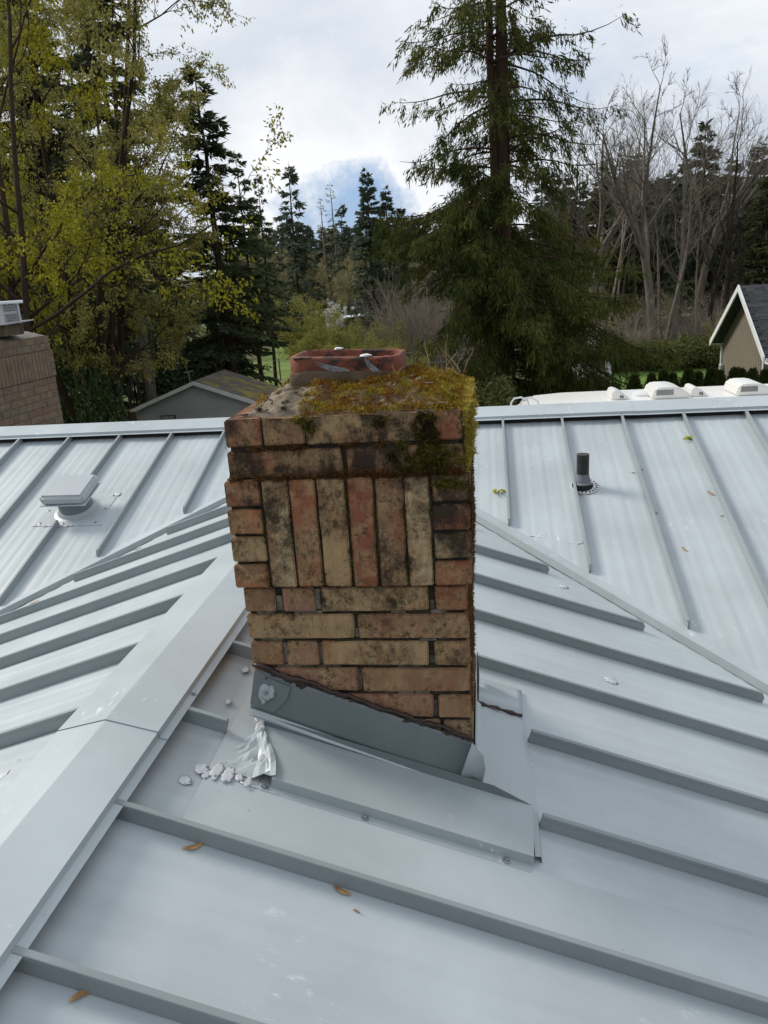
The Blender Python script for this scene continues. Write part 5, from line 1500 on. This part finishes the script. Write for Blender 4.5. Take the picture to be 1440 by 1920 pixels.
# big western red cedar ----------------------------------------------
def cedar():
    rng = np.random.default_rng(42)
    H = 22.0; nb = 330
    segs = [[], [], [], []]
    def trunk(x0, lean, z0, z1, r0, r1, seed):
        n = 16; z = np.linspace(z0, z1, n+1); r = np.random.default_rng(seed)
        pts = np.column_stack([x0+lean*(z-z0)+np.cumsum(r.normal(0, .02, n+1)), np.cumsum(r.normal(0, .02, n+1)), z]); rad = np.linspace(r0, r1, n+1)
        segs[0].append(pts[:-1]); segs[1].append(pts[1:]); segs[2].append(rad[:-1]); segs[3].append(rad[1:]); return pts
    t1 = trunk(0, -.005, -.3, 21.5, .36, .05, 1)
    t2 = trunk(-.10, -.028, 4.0, 19.5, .20, .05, 2)
    h = np.sort(1.0+20*rng.random(nb)**1.18); az = rng.uniform(0, 6.283, nb)
    f = (21.6-h)/20.6
    L = np.interp(h, [0, 3, 6, 10, 14, 18, 21.5], [4.6, 4.7, 4.2, 3.5, 3.6, 2.6, .7])*rng.uniform(.72, 1.12, nb)
    upper = h > 9.2
    L *= np.where(upper & (rng.random(nb) < .55), .5, 1)
    L *= 1+.30*np.clip(np.cos(az+.4), 0, 1)*(h < 7)
    out = np.column_stack([np.cos(az), np.sin(az)])
    use2 = (rng.random(nb) < .35) & (h > 5)
    bx = np.where(use2, np.interp(h, t2[:, 2], t2[:, 0]), np.interp(h, t1[:, 2], t1[:, 0]))
    by = np.interp(h, t1[:, 2], t1[:, 1])
    cur = np.column_stack([bx, by, h]); pts = [cur]; K = 8
    el = np.interp(h, [0, 8, 16, 21], [-.20, .02, .30, .9])+rng.normal(0, .14, nb)
    for i in range(K):
        d = np.column_stack([out*np.cos(el)[:, None], np.sin(el)]); cur = cur+d*(L/K)[:, None]; pts.append(cur)
        el = el + np.where(i < 4, -.13, .14) + rng.normal(0, .05, nb)
    pts = np.stack(pts, 1)
    for i in range(K):
        segs[0].append(pts[:, i]); segs[1].append(pts[:, i+1]); segs[2].append(.038*(1-i/K)*(L/4)+.006); segs[3].append(.038*(1-(i+1)/K)*(L/4)+.005)
    # secondary twigs
    m = np.where(upper, 6, 21); bi = np.repeat(np.arange(nb), m); nT = len(bi)
    t = np.where(upper[bi], rng.uniform(.22, 1, nT), rng.uniform(.15, 1, nT)); fi = t*K; i0 = np.minimum(fi.astype(int), K-1); fr = (fi-i0)[:, None]
    cp = pts[bi, i0]*(1-fr)+pts[bi, i0+1]*fr; bd = unit(pts[bi, i0+1]-pts[bi, i0])
    s = np.where(rng.random(nT) < .5, -1., 1.)
    side = np.column_stack([-out[bi, 1], out[bi, 0], np.zeros(nT)])*s[:, None]
    td = unit(bd*.6+side*rng.uniform(.1, .9, nT)[:, None]+np.array([0, 0, -.28])+rng.normal(0, .18, (nT, 3)))
    tl = (.25+.9*(1-t)*(L[bi]/4)+.25)*rng.uniform(.6, 1.2, nT)
    segs[0].append(cp); segs[1].append(cp+td*tl[:, None]); segs[2].append(np.full(nT, .007)); segs[3].append(np.full(nT, .003))
    # hanging sprays along the twigs
    per = 32; ti = np.repeat(np.arange(nT), per); u = rng.random(len(ti))
    P = cp[ti]+td[ti]*(tl[ti]*u)[:, None]; P[:, 2] -= .06*u; P += rng.normal(0, .05, P.shape)*np.array([1, 1, 1.6])
    dv = td[ti]*.5+rng.normal(0, .42, (len(ti), 3))+np.array([0, 0, -.75])
    fo = quads(P, dv, rng.uniform(.12, .30, len(ti)), rng.uniform(.02, .055, len(ti)), rng)
    # a second, frayed layer
    P2 = P[::2]+rng.normal(0, .08, P[::2].shape); d2 = dv[::2]+rng.normal(0, .5, P2.shape)
    fo2 = quads(P2, d2, rng.uniform(.10, .22, len(P2)), rng.uniform(.02, .045, len(P2)), rng)
    V, F = join(fo, fo2)
    segs = [np.concatenate(x) for x in segs]
    tv, tf = tubes_np([x[:32] for x in segs], 12); bv, bf = tubes_np([x[32:] for x in segs], 4)
    proto('cedar', ('trunk', tv, tf, M_BARKC, True), ('branches', bv, bf, M_BARKC, True), ('crown', V, F, M_CEDAR, False))
cedar()

# broadleaf trees -------------------------------------------------------
def broad(key, seed, H, stems, spread, leafm, barkm, leaf_n, leaf=(.14, .085), hang=.8, lv=None, R=.22, trunkH=.3):
    rng = np.random.default_rng(seed)
    az = rng.uniform(0, 6.283, stems)+np.arange(stems)*6.283/stems
    st = np.column_stack([np.cos(az)*.25, np.sin(az)*.25, np.full(stems, -.3)])
    dr = np.column_stack([np.cos(az)*spread, np.sin(az)*spread, np.ones(stems)])
    levels = lv or [dict(n=9, wander=.07, up=.06, taper=.22), dict(n=7, m=9, wander=.13, up=.03, ang=.80, ratio=.42, tmin=.22, rr=.5), dict(n=5, m=7, wander=.18, up=-.02, ang=.75, ratio=.48, tmin=.2, rr=.5, rmin=.012), dict(n=4, m=6, wander=.22, up=-.06, ang=.8, ratio=.5, tmin=.2, rr=.5, rmin=.006)]
    segs, (nodes, dd) = grow(rng, st, dr, H*rng.uniform(.8, 1.0, stems), R*rng.uniform(.7, 1.1, stems), levels)
    parts = [('trunk', *tubes_np(segs, 5), barkm, True)]
    if leafm:
        B, K, _ = nodes.shape
        idx = rng.integers(0, B, leaf_n); kk = rng.integers(1, K, leaf_n)
        P = nodes[idx, kk]+rng.normal(0, .09, (leaf_n, 3)); dv = dd[idx, kk]*.4+rng.normal(0, .55, (leaf_n, 3))
        # leaves hang in bunches
        rep = 3; P = np.repeat(P, rep, 0)+rng.normal(0, .05, (leaf_n*rep, 3)); dv = np.repeat(dv, rep, 0)+rng.normal(0, .4, (leaf_n*rep, 3))
        V, F = quads(P, dv, leaf[0]*rng.uniform(.6, 1.3, len(P)), leaf[1]*rng.uniform(.6, 1.3, len(P)), rng, hang)
        parts.append(('crown', V, F, leafm, False))
    proto(key, *parts)
LVM = [dict(n=9, wander=.07, up=.06, taper=.22), dict(n=7, m=11, wander=.13, up=.03, ang=.75, ratio=.27, tmin=.22, rr=.45), dict(n=5, m=8, wander=.18, up=-.02, ang=.75, ratio=.46, tmin=.2, rr=.5, rmin=.014), dict(n=4, m=6, wander=.24, up=-.10, ang=.8, ratio=.5, tmin=.2, rr=.5, rmin=.008)]
broad('maple_a', 11, 21, 7, .22, M_MAPLE, M_BARK, 36000, (.125, .06), lv=LVM)
broad('maple_b', 12, 17, 4, .36, M_MAPLEB, M_BARK, 17000, (.115, .06))
LVB = [dict(n=10, wander=.05, up=.05, taper=.15), dict(n=7, m=11, wander=.11, up=.07, ang=.70, ratio=.42, tmin=.30, rr=.45), dict(n=5, m=7, wander=.15, up=.06, ang=.62, ratio=.46, tmin=.2, rr=.45, rmin=.010), dict(n=4, m=7, wander=.18, up=.05, ang=.6, ratio=.55, tmin=.15, rr=.55, rmin=.0065)]
broad('bare_a', 21, 17, 1, .06, None, M_BARKG, 0, lv=LVB, R=.24)
broad('bare_b', 22, 15, 2, .12, None, M_BARKG, 0, lv=LVB, R=.17)
broad('bare_c', 23, 18, 1, .03, None, M_BARKP, 0, lv=[dict(LVB[0], wander=.07)]+[dict(LVB[1], ang=.5, m=12, tmin=.35)]+LVB[2:], R=.19)
broad('bare_d', 24, 13, 3, .16, None, M_BARKP, 0, lv=[LVB[0], dict(LVB[1], m=8, ang=.55), LVB[2], LVB[3]], R=.11)
LVH = [dict(n=8, wander=.06, up=.05, taper=.2), dict(n=6, m=9, wander=.12, up=.06, ang=.6, ratio=.42, tmin=.2, rr=.45), dict(n=4, m=7, wander=.16, up=.04, ang=.6, ratio=.48, tmin=.15, rr=.5, rmin=.014)]
broad('bare_fork', 27, 6.5, 1, .02, None, M_BARKG, 0, lv=[dict(n=6, wander=.04, up=.05, taper=.7), dict(n=8, m=5, wander=.09, up=.05, ang=.50, ratio=1.35, tmin=.72, rr=.72, taper=.25), dict(n=7, m=9, wander=.12, up=.05, ang=.7, ratio=.42, tmin=.25, rr=.5), dict(n=5, m=7, wander=.16, up=.05, ang=.62, ratio=.46, tmin=.2, rr=.45, rmin=.011), dict(n=4, m=6, wander=.18, up=.05, ang=.6, ratio=.55, tmin=.15, rr=.55, rmin=.007)], R=.30)
broad('bare_e', 25, 17, 1, .05, None, M_BARKD, 0, lv=[dict(LVB[0], wander=.06), dict(LVB[1], m=9, tmin=.4), dict(LVB[2], m=6), dict(LVB[3], m=6)], R=.30)
broad('bud_a', 31, 13, 2, .14, M_HAZEL, M_BARKP, 3600, (.22, .07), .1, LVH, .13)
broad('bud_b', 32, 11, 3, .22, M_HAZEL, M_BARKP, 3300, (.22, .07), .1, LVH, .10)
LVS = [dict(n=5, wander=.12, up=.05, taper=.25), dict(n=4, m=6, wander=.16, up=.06, ang=.5, ratio=.55, tmin=.15, rr=.5, rmin=.010), dict(n=3, m=6, wander=.2, up=.05, ang=.55, ratio=.55, tmin=.1, rr=.6, rmin=.008)]
broad('willow_a', 41, 4.2, 9, .55, M_WILLOW, M_BARKP, 5200, (.17, .05), .1, LVS, .035)
broad('willow_b', 42, 3.0, 12, .8, M_WILLOW, M_BARKP, 4600, (.16, .05), .1, LVS, .03)
broad('brush_a', 43, 4.5, 14, .5, None, M_BARKP, 0, lv=LVS, R=.035)
broad('brush_b', 44, 5.0, 11, .65, None, M_BARKG, 0, lv=LVS, R=.04)
broad('blossom_tree', 45, 3.6, 5, .45, M_BLOSSOM, M_BARK, 1500, (.16, .12), .1, LVS, .05)

def P_(px, py, Y):   # foot of a tree standing on the ground on the sight line through column px (taken at row py)
    v = at(px, py, Y); return (float(v[0]), Y, float(gz(v[0], Y)))
def hscale(px, pytop, Y, H):
    """scale so that the top reaches pixel row pytop"""
    v = at(px, pytop, Y); f = P_(px, pytop, Y); return float((v[2]-f[2])/H)

# --- big named trees
def stand(key, name, label, cat, px, pyt, Y, H, rot, group=None, sx=1.0, lean=(0, 0), pyx=None):
    v = at(px, pyx or pyt, Y); z = float(gz(v[0], Y)); top = at(px, pyt, Y)[2]
    sc = (top-z)/PH[key]
    return tree_obj(key, name, label, cat, (float(v[0]), Y, z-.1), rot, (sc*sx, sc*sx, sc), group, lean)
f = P_(948, 640, 26.5)
tree_obj('cedar', 'cedar_tree', 'huge dark green cedar with drooping sprays in the middle right', 'tree', (f[0], f[1], f[2]-.1), .4, 1.0)
GM = 'yellow green maples at the left'
tree_obj('maple_a', 'maple_tree', 'tall many stemmed maple with hanging yellow green leaves behind the garage', 'tree', P_(172, 640, 30), .5, .95, GM)
tree_obj('maple_b', 'maple_tree', 'brighter yellow maple reaching in at the left edge above the left chimney', 'tree', P_(-95, 560, 19), 2.0, .95, GM)
tree_obj('maple_a', 'maple_tree', 'leafy maple at the far left behind the left chimney', 'tree', P_(20, 560, 37), 3.6, 1.02, GM)
GF = 'firs behind the maples at left'
stand('fir_tall', 'fir_tree', 'very tall fir with long bare trunk rising behind the maple', 'tree', 245, -190, 37, 27, 1.0, GF, pyx=450)
stand('fir_tall', 'fir_tree', 'tall fir hidden among the maples at the left edge', 'tree', 90, -260, 40, 27, 3.0, GF, pyx=450)
stand('fir_a', 'fir_tree', 'pointed dark fir standing clear of the maple, ivy on its trunk', 'tree', 366, 120, 40, 20, .3, GF, sx=1.3)
stand('fir_f', 'fir_tree', 'broad dark fir right of the pointed fir, its low boughs over the meadow', 'tree', 446, 285, 46, 22, 1.4, GF, sx=.85)
stand('fir_f', 'fir_tree', 'dark fir left of centre with ragged top', 'tree', 478, 330, 58, 22, 4.1, GF, sx=.75)
stand('fir_d', 'fir_tree', 'open sparse fir left of the blue gap in the clouds', 'tree', 540, 312, 66, 18, 2.2, GF, sx=1.0)
stand('fir_f', 'fir_tree', 'dark fir trunk with low boughs beside the picket stakes', 'tree', 412, 380, 44, 22, 2.6, GF, sx=.8)
GC = 'firs at the far end of the meadow'
stand('fir_c', 'fir_tree', 'neat pointed fir left of the cedar, tallest at the far end of the meadow', 'tree', 686, 318, 84, 18, .2, GC, sx=1.1)
stand('fir_c', 'fir_tree', 'second pointed fir between the tallest meadow fir and the cedar', 'tree', 722, 352, 88, 18, 1.7, GC, sx=1.1)
stand('fir_b', 'fir_tree', 'dark fir half hidden behind the left edge of the cedar', 'tree', 752, 390, 80, 22, 2.7, GC, sx=1.1)
stand('snag', 'dead_tree', 'thin bare snag poking up into the blue gap', 'tree', 622, 345, 110, 15, .5, GC)
stand('snag', 'dead_tree', 'shorter thin snag left of the one in the blue gap', 'tree', 600, 372, 112, 15, 1.5, GC)
stand('fir_d', 'fir_tree', 'slim fir top right of the thin snags', 'tree', 640, 385, 108, 18, .9, GC)
def whereabouts(px):
    for lim, w_ in ((300, 'behind the trunks of the leafy maple'), (440, 'between the maple and the pointed fir'), (560, 'beneath the sparse fir left of the blue gap'), (700, 'beneath the blue gap in the clouds'), (800, 'just left of the big cedar'),
                    (1000, 'straight behind the big cedar'), (1150, 'at the right fringe of the big cedar'), (1250, 'around the largest bare tree'), (1340, 'between the largest bare tree and the tan house')):
        if px < lim: return w_
    return 'above and behind the tan house'
# --- far belt of conifers
rb = random.Random(17)
for i in range(92):
    px = 380+i*24.5 if i < 46 else (960+(i-46)*29 if i < 64 else 470+(i-64)*12)+rb.uniform(-8, 8); Y = rb.uniform(118, 150)
    top = 432+rb.uniform(-22, 14)-(75 if px > 1000 else 0)-.055*(px-620)*(1 if px < 620 else .6)
    if 500 < px < 760: top = rb.uniform(418, 440)
    stand(rb.choice(['fir_c', 'fir_e', 'fir_c', 'fir_d']), 'fir_tree', 'dark conifer of the far tree line '+whereabouts(px), 'tree', px, top, Y, {'fir_c': 18, 'fir_e': 16, 'fir_d': 18}['fir_c'], rb.uniform(0, 6), 'conifers of the far tree line', sx=1.3)
for i in range(26):
    px = -250+i*22+rb.uniform(-8, 8); Y = rb.uniform(72, 110)
    stand(rb.choice(['fir_a', 'fir_e', 'fir_b']), 'fir_tree', 'dark conifer in the wood '+whereabouts(px), 'tree', px, rb.uniform(330, 450), Y, 20, rb.uniform(0, 6), 'conifers in the wood behind the maples', sx=1.25)
# --- brownish budding trees in the middle
for i in range(30):
    px = 440+i*12.5+rb.uniform(-7, 7); Y = rb.uniform(100, 128)
    stand(rb.choice(['bud_a', 'bud_b']), 'budding_tree', 'brownish green budding tree '+whereabouts(px), 'tree', px, rb.uniform(435, 520), Y, 12.5, rb.uniform(0, 6), 'budding trees at the end of the meadow', sx=1.15)
# --- willows and scrub in the meadow
for i, (px, pt, Y, ky) in enumerate([(545, 556, 60, 'willow_a'), (605, 585, 86, 'willow_a'), (645, 596, 80, 'willow_b'), (690, 590, 62, 'willow_b'), (725, 585, 64, 'willow_a'), (575, 612, 84, 'willow_b'), (760, 605, 58, 'willow_b'), (620, 612, 58, 'willow_b'), (665, 615, 56, 'willow_b'), (705, 618, 54, 'willow_b'), (745, 625, 52, 'willow_b')]):
    stand(ky, 'willow_shrub', ['slender yellow green sapling standing in the light meadow', 'yellow green shrub right of the meadow sapling', 'rounded yellow green shrub below the far shed', 'yellow green shrub just right of the far shed', 'yellow green shrub beside the grey brush left of the cedar', 'low yellow shrub behind the meadow sapling', 'low yellowish shrub at the left foot of the cedar', 'olive shrub above the left end of the flue', 'olive shrub above the middle of the flue', 'olive shrub above the right end of the flue', 'olive shrub right above the flue corner'][i], 'shrub', px, pt, Y, 4.0, i*1.3, 'yellow green shrubs in the meadow')
stand('blossom_tree', 'blossom_tree', 'small tree in white blossom beyond the meadow shrubs', 'tree', 641, 563, 92, 3.9, 0)
for i in range(26):
    px = 745+rb.uniform(0, 105); Y = rb.uniform(50, 78)
    stand(rb.choice(['brush_a', 'brush_b']), 'bare_shrub', 'leafless grey brown shrub '+whereabouts(px), 'shrub', px, rb.uniform(490, 620), Y, 4.6, rb.uniform(0, 6), 'leafless shrubs left of the cedar')
# --- bare wood at the right
GB = 'bare trees in the wood at right'
stand('bare_fork', 'bare_tree', 'largest bare tree right of the cedar, forking wide above the firs', 'tree', 1240, 98, 58, 17, .6, GB, sx=1.0)
stand('bare_b', 'bare_tree', 'bare tree with a long limb reaching up to the right beside the largest one', 'tree', 1262, 150, 60, 15, 2.4, GB, sx=1.1)
stand('bare_e', 'bare_tree', 'tall dark bare tree above the ridge of the tan house', 'tree', 1400, 105, 58, 17, 1.2, GB, sx=1.1)
stand('bare_fork', 'bare_tree', 'tall pale bare tree between the largest bare tree and the tan house', 'tree', 1325, 130, 68, 17, 3.0, GB, sx=1.0)
stand('bare_c', 'bare_tree', 'slender bare tree with upright twigs just right of the cedar top', 'tree', 1150, 170, 62, 18, 4.0, GB)
stand('bare_c', 'bare_tree', 'slender bare tree second from the cedar top', 'tree', 1180, 150, 66, 18, 5.2, GB)
for i in range(21):
    px = 1085+i*20+rb.uniform(-9, 9); Y = rb.uniform(56, 84)
    ky = rb.choice(['bare_fork', 'bare_c', 'bare_a', 'bare_e', 'bare_e'])
    stand(ky, 'bare_tree', 'leafless grey tree '+whereabouts(px), 'tree', px, rb.uniform(125, 340), Y, 17, rb.uniform(0, 6), 'leafless trees in the wood behind the lawn', sx=rb.uniform(.9, 1.15))
for i in range(44):
    px = 1080+i*9.5+rb.uniform(-9, 9); Y = rb.uniform(50, 72)
    ky = rb.choice(['brush_a', 'brush_b', 'bare_d', 'bud_b'])
    stand(ky, 'bare_shrub', 'leafless brown undergrowth shrub '+whereabouts(px), 'shrub', px, rb.uniform(520, 605), Y, {'bare_d': 13, 'bud_b': 11}.get(ky, 4.8), rb.uniform(0, 6), 'leafless undergrowth behind the lawn', sx=1.1)
GR = 'firs among the bare trees at right'
for i, (px, pt, Y, ky, H, lab) in enumerate([(1326, 226, 76, 'fir_a', 20, 'broad dark fir left of the tan house gable among bare trees'), (1190, 290, 84, 'fir_e', 16, 'dark fir behind the bare trees just right of the cedar'), (1286, 300, 86, 'fir_c', 18, 'dark fir behind the largest bare tree'), (1425, 268, 80, 'fir_c', 18, 'dark fir at the right edge above the tan house'), (1375, 300, 88, 'fir_e', 16, 'dark fir behind the dark bare tree above the tan house'), (1130, 330, 82, 'fir_e', 16, 'dark fir behind the right boughs of the cedar'), (1235, 340, 92, 'fir_c', 18, 'dark fir between the two firs right of the cedar'), (1440, 330, 66, 'fir_e', 16, 'olive green conifer at the right edge behind the tan house')]):
    stand(ky, 'fir_tree', lab, 'tree', px, pt, Y, H, i*1.1, GR, sx=1.35)

# --- leafy masses: bushes, hedge, bramble bank
def bush(key, rx, ry, rz, n, leaf, mt, seed, lumps=9, hang=.2):
    rng = np.random.default_rng(seed)
    c = np.column_stack([rng.uniform(-rx*.6, rx*.6, lumps), rng.uniform(-ry*.6, ry*.6, lumps), rng.uniform(.15, .72, lumps)*rz])
    r = rng.uniform(.32, .55, lumps)
    i = rng.integers(0, lumps, n); d = unit(rng.normal(0, 1, (n, 3))); rad = rng.uniform(.55, 1.05, n)
    P = c[i]+d*(r[i]*rad)[:, None]*np.array([rx, ry, rz])
    ok = P[:, 2] > 0; P = P[ok]; d = d[ok]
    V, F = quads(P, d+rng.normal(0, .5, P.shape), leaf[0]*rng.uniform(.6, 1.3, len(P)), leaf[1]*rng.uniform(.6, 1.3, len(P)), rng, hang)
    st = rng.uniform(-.3, .3, (12, 3))*np.array([rx, ry, 0]); en = c[rng.integers(0, lumps, 12)]
    proto(key, ('stems', *tubes_np([st, en, np.full(12, .03), np.full(12, .01)], 4), M_BARK, True), ('crown', V, F, mt, False))
bush('ivy', 1.5, 1.2, 2.4, 9000, (.14, .10), M_IVY, 1)
bush('ivy2', 1.2, 1.2, 3.4, 9000, (.14, .10), M_IVY, 2)
bush('bramble', 3.0, 2.0, 1.9, 12000, (.16, .09), M_BRAMBLE, 3, 14)
def bigbush(key, px, pt, Y, rz, label, rot=0, sx=1, group='dark ivy bushes left of the garage', name='ivy_bush'):
    v = at(px, pt, Y); z = float(gz(v[0], Y)); sc = (v[2]-z)/rz
    tree_obj(key, name, label, 'bush', (float(v[0]), Y, z-.1), rot, (sc*sx, sc*sx, sc), group)
bigbush('ivy', 145, 742, 30, 2.4, 'dense dark ivy mound beside the left chimney', .2, .75)
bigbush('ivy', 180, 708, 28.4, 2.4, 'glossy dark ivy bush left of the picket stakes', 1.2, .42)
bigbush('ivy2', 310, 660, 39, 3.4, 'dark ivy mass behind the garage peak', 2.2, 1.0)
bigbush('ivy2', 340, 650, 42, 3.4, 'ivy mass between the two groups of stakes', 3.2, .8)
bigbush('ivy2', 408, 560, 44, 3.4, 'ivy climbing the fir trunk right of the stakes', 1.0, .55)
bigbush('ivy2', 118, 640, 35, 3.4, 'tall dark ivy thicket under the maple at the left chimney', 4.0, .9)
bigbush('ivy', 385, 665, 41, 2.4, 'low ivy bush above the garage roof', 5.0, .9)
for i, (px, pt, sx) in enumerate([(1225, 640, 1.0), (1270, 634, 1.1), (1310, 630, 1.1), (1345, 636, 1.0), (1190, 650, .9), (1160, 655, .9)]):
    bigbush('bramble', px, pt, 49, 1.9, ['bramble thicket at the back of the lawn below the largest bare tree', 'bramble thicket in the middle of the lawn edge', 'bramble thicket at the lawn edge next to the tan house', 'bramble thicket partly behind the tan house corner', 'bramble thicket at the left end of the lawn edge', 'bramble thicket beside the cedar'][i], i*1.4, sx, 'bramble thickets behind the lawn', 'bramble_thicket')
# arborvitae hedge
def thuja(key, H, R, seed):
    rng = np.random.default_rng(seed); n = 8000
    z = rng.uniform(0, 1, n)**.85; a = rng.uniform(0, 6.283, n)
    r = R*np.interp(z, [0, .15, .5, .8, 1], [.85, 1, .86, .46, .02])*(1+.12*np.sin(a*3+seed)+.10*np.sin(z*17+a*2))*rng.uniform(.78, 1.03, n)
    P = np.column_stack([r*np.cos(a), r*np.sin(a), z*H]); d = np.column_stack([np.cos(a)*.6, np.sin(a)*.6, np.ones(n)])+rng.normal(0, .35, (n, 3))
    V, F = quads(P, d, rng.uniform(.09, .17, n), rng.uniform(.04, .07, n), rng)
    proto(key, ('trunk', *tubes_np([np.array([[0, 0, -.1]]), np.array([[0, 0, H*.9]]), np.array([.06]), np.array([.02])], 6), M_BARK, True), ('crown', V, F, M_THUJA, False))
thuja('thuja_a', 2.4, .40, 1); thuja('thuja_b', 2.5, .33, 2)
HT = [(1190, 702, 'a'), (1222, 700, 'b'), (1246, 694, 'a'), (1262, 698, 'b'), (1292, 690, 'a'), (1310, 696, 'b'), (1334, 688, 'b'), (1350, 693, 'a'), (1379, 688, 'a'), (1391, 690, 'b'), (1412, 690, 'a'), (1436, 692, 'a'), (1462, 690, 'b'), (1490, 690, 'a')]
for i, (px, pt, kk) in enumerate(HT):
    v = at(px, pt, 23.5); z = float(gz(v[0], 23.5)); H = 2.4 if kk == 'a' else 2.5; sc = (v[2]-z)/H*.955
    tree_obj('thuja_'+kk, 'arborvitae', ['first','second','third','fourth','fifth','sixth','seventh','eighth','ninth','tenth','eleventh','twelfth','thirteenth','fourteenth'][i]+' dark green arborvitae cone from the cedar end of the row behind the motorhome', 'hedge shrub', (float(v[0]), 23.5, z), i*.9, (sc*.95, sc*.95, sc), 'arborvitae row behind the motorhome')

# --- fences: old stakes by the garage, wire fence by the meadow
def stakes(label, px0, px1, pt0, pt1, Y, n, seed):
    rng = random.Random(seed); a = at(px0, pt0, Y); b_ = at(px1, pt1, Y)
    o = tag(empty('stake_fence', (float(a[0]), Y, float(gz(a[0], Y)))), label, 'fence', 'old grey stake fences by the garage')
    for i in range(n):
        t = i/(n-1); x = a[0]+(b_[0]-a[0])*t; zt = a[2]+(b_[2]-a[2])*t+rng.uniform(-.25, .22); z0 = float(gz(x, Y))
        mb = MB(); l = rng.uniform(-.12, .06); w = rng.uniform(.04, .075)
        mb.prism([(x-w, Y, z0-.2), (x+w, Y, z0-.2), (x+w*.8+l, Y, zt-.08), (x+l, Y, zt), (x-w*.8+l, Y, zt-.05)], (0, .05, 0)); mb.build('stake', M_BARKG, o)
    mb = MB(); mb.box(float(min(a[0], b_[0])), float(max(a[0], b_[0])), Y+.05, Y+.09, float(a[2])-.7, float(a[2])-.6); mb.build('rail', M_BARKG, o)
stakes('leaning grey wooden stakes between the ivy bush and the garage peak', 236, 277, 716, 692, 38.2, 11, 1)
stakes('upright grey wooden stakes above the garage roof ridge', 347, 371, 668, 662, 40.5, 7, 2)
wf = tag(empty('wire_fence', (-7, 48, -7.6)), 'thin post and wire fence along the near edge of the meadow', 'fence')
wp = []
for i, px in enumerate((440, 472, 522, 575, 640, 700, 775, 850, 920)):
    v = at(px, 668, 48); z0 = float(gz(v[0], 48)); mb = MB(); zt = float(at(px, 676-(px-472)*.06, 48)[2]); zt = max(zt, z0+1.0)
    mb.tube([(v[0], 48, z0-.2), (v[0], 48, zt)], .045, 6); mb.build('fence_post', M_BARKG, wf); wp.append((float(v[0]), zt))
for h in (.08, .4, .75):
    mb = MB(); mb.tube([(x, 48, z-h) for x, z in wp], .010, 4); mb.build('wire', M_GALV, wf)
# bare earth bank beside the cedar
M_EARTH = simple('bare_earth', (.22, .12, .075), .95, 0, .4, 1.5, .08, 5)
sheet('soil_bank', [(-4, 24), (2.5, 22), (3, 30), (0, 44), (-6, 46)], M_EARTH, .06)
v = at(915, 722, 21); bush('garden', .8, .8, 1.1, 1800, (.13, .06), M_LAWN if False else M_BRAMBLE, 9)
tree_obj('garden', 'garden_shrub', 'small green shrub beside the cedar trunk', 'bush', (float(v[0]), 21, float(v[2])-1.1), 0, 1.0)

# --- unseen firs added behind the viewer to darken the sides that face it
for i in range(12):
    a_ = math.radians(222+i*11.5); r_b = 19+4*math.sin(i*2.3)
    x_, y_ = r_b*math.cos(a_), r_b*math.sin(a_)-2
    tree_obj(['fir_a', 'fir_b'][i % 2], 'fir_tree', 'unseen dark fir added on the near side of the house for shade', 'tree', (x_, y_, -5.5), i*1.3, (1.15, 1.15, .62), 'unseen firs added on the near side of the house')

# --- the wood goes on past both edges of the view
for i in range(30):
    side = -1 if i < 18 else 1
    a_ = math.radians((118+i*4.2) if side < 0 else (50-(i-18)*5)); r_b = 46+9*math.sin(i*1.7)+(i % 3)*8
    x_, y_ = r_b*math.cos(a_), r_b*math.sin(a_)
    tree_obj(['fir_b', 'fir_a', 'fir_e'][i % 3], 'fir_tree', 'dark fir of the wood past the '+('left' if side < 0 else 'right')+' edge of the view', 'tree', (x_, y_, float(gz(x_, y_))-.1), i*1.1, (1.3, 1.3, .95), 'firs past the edges of the view')
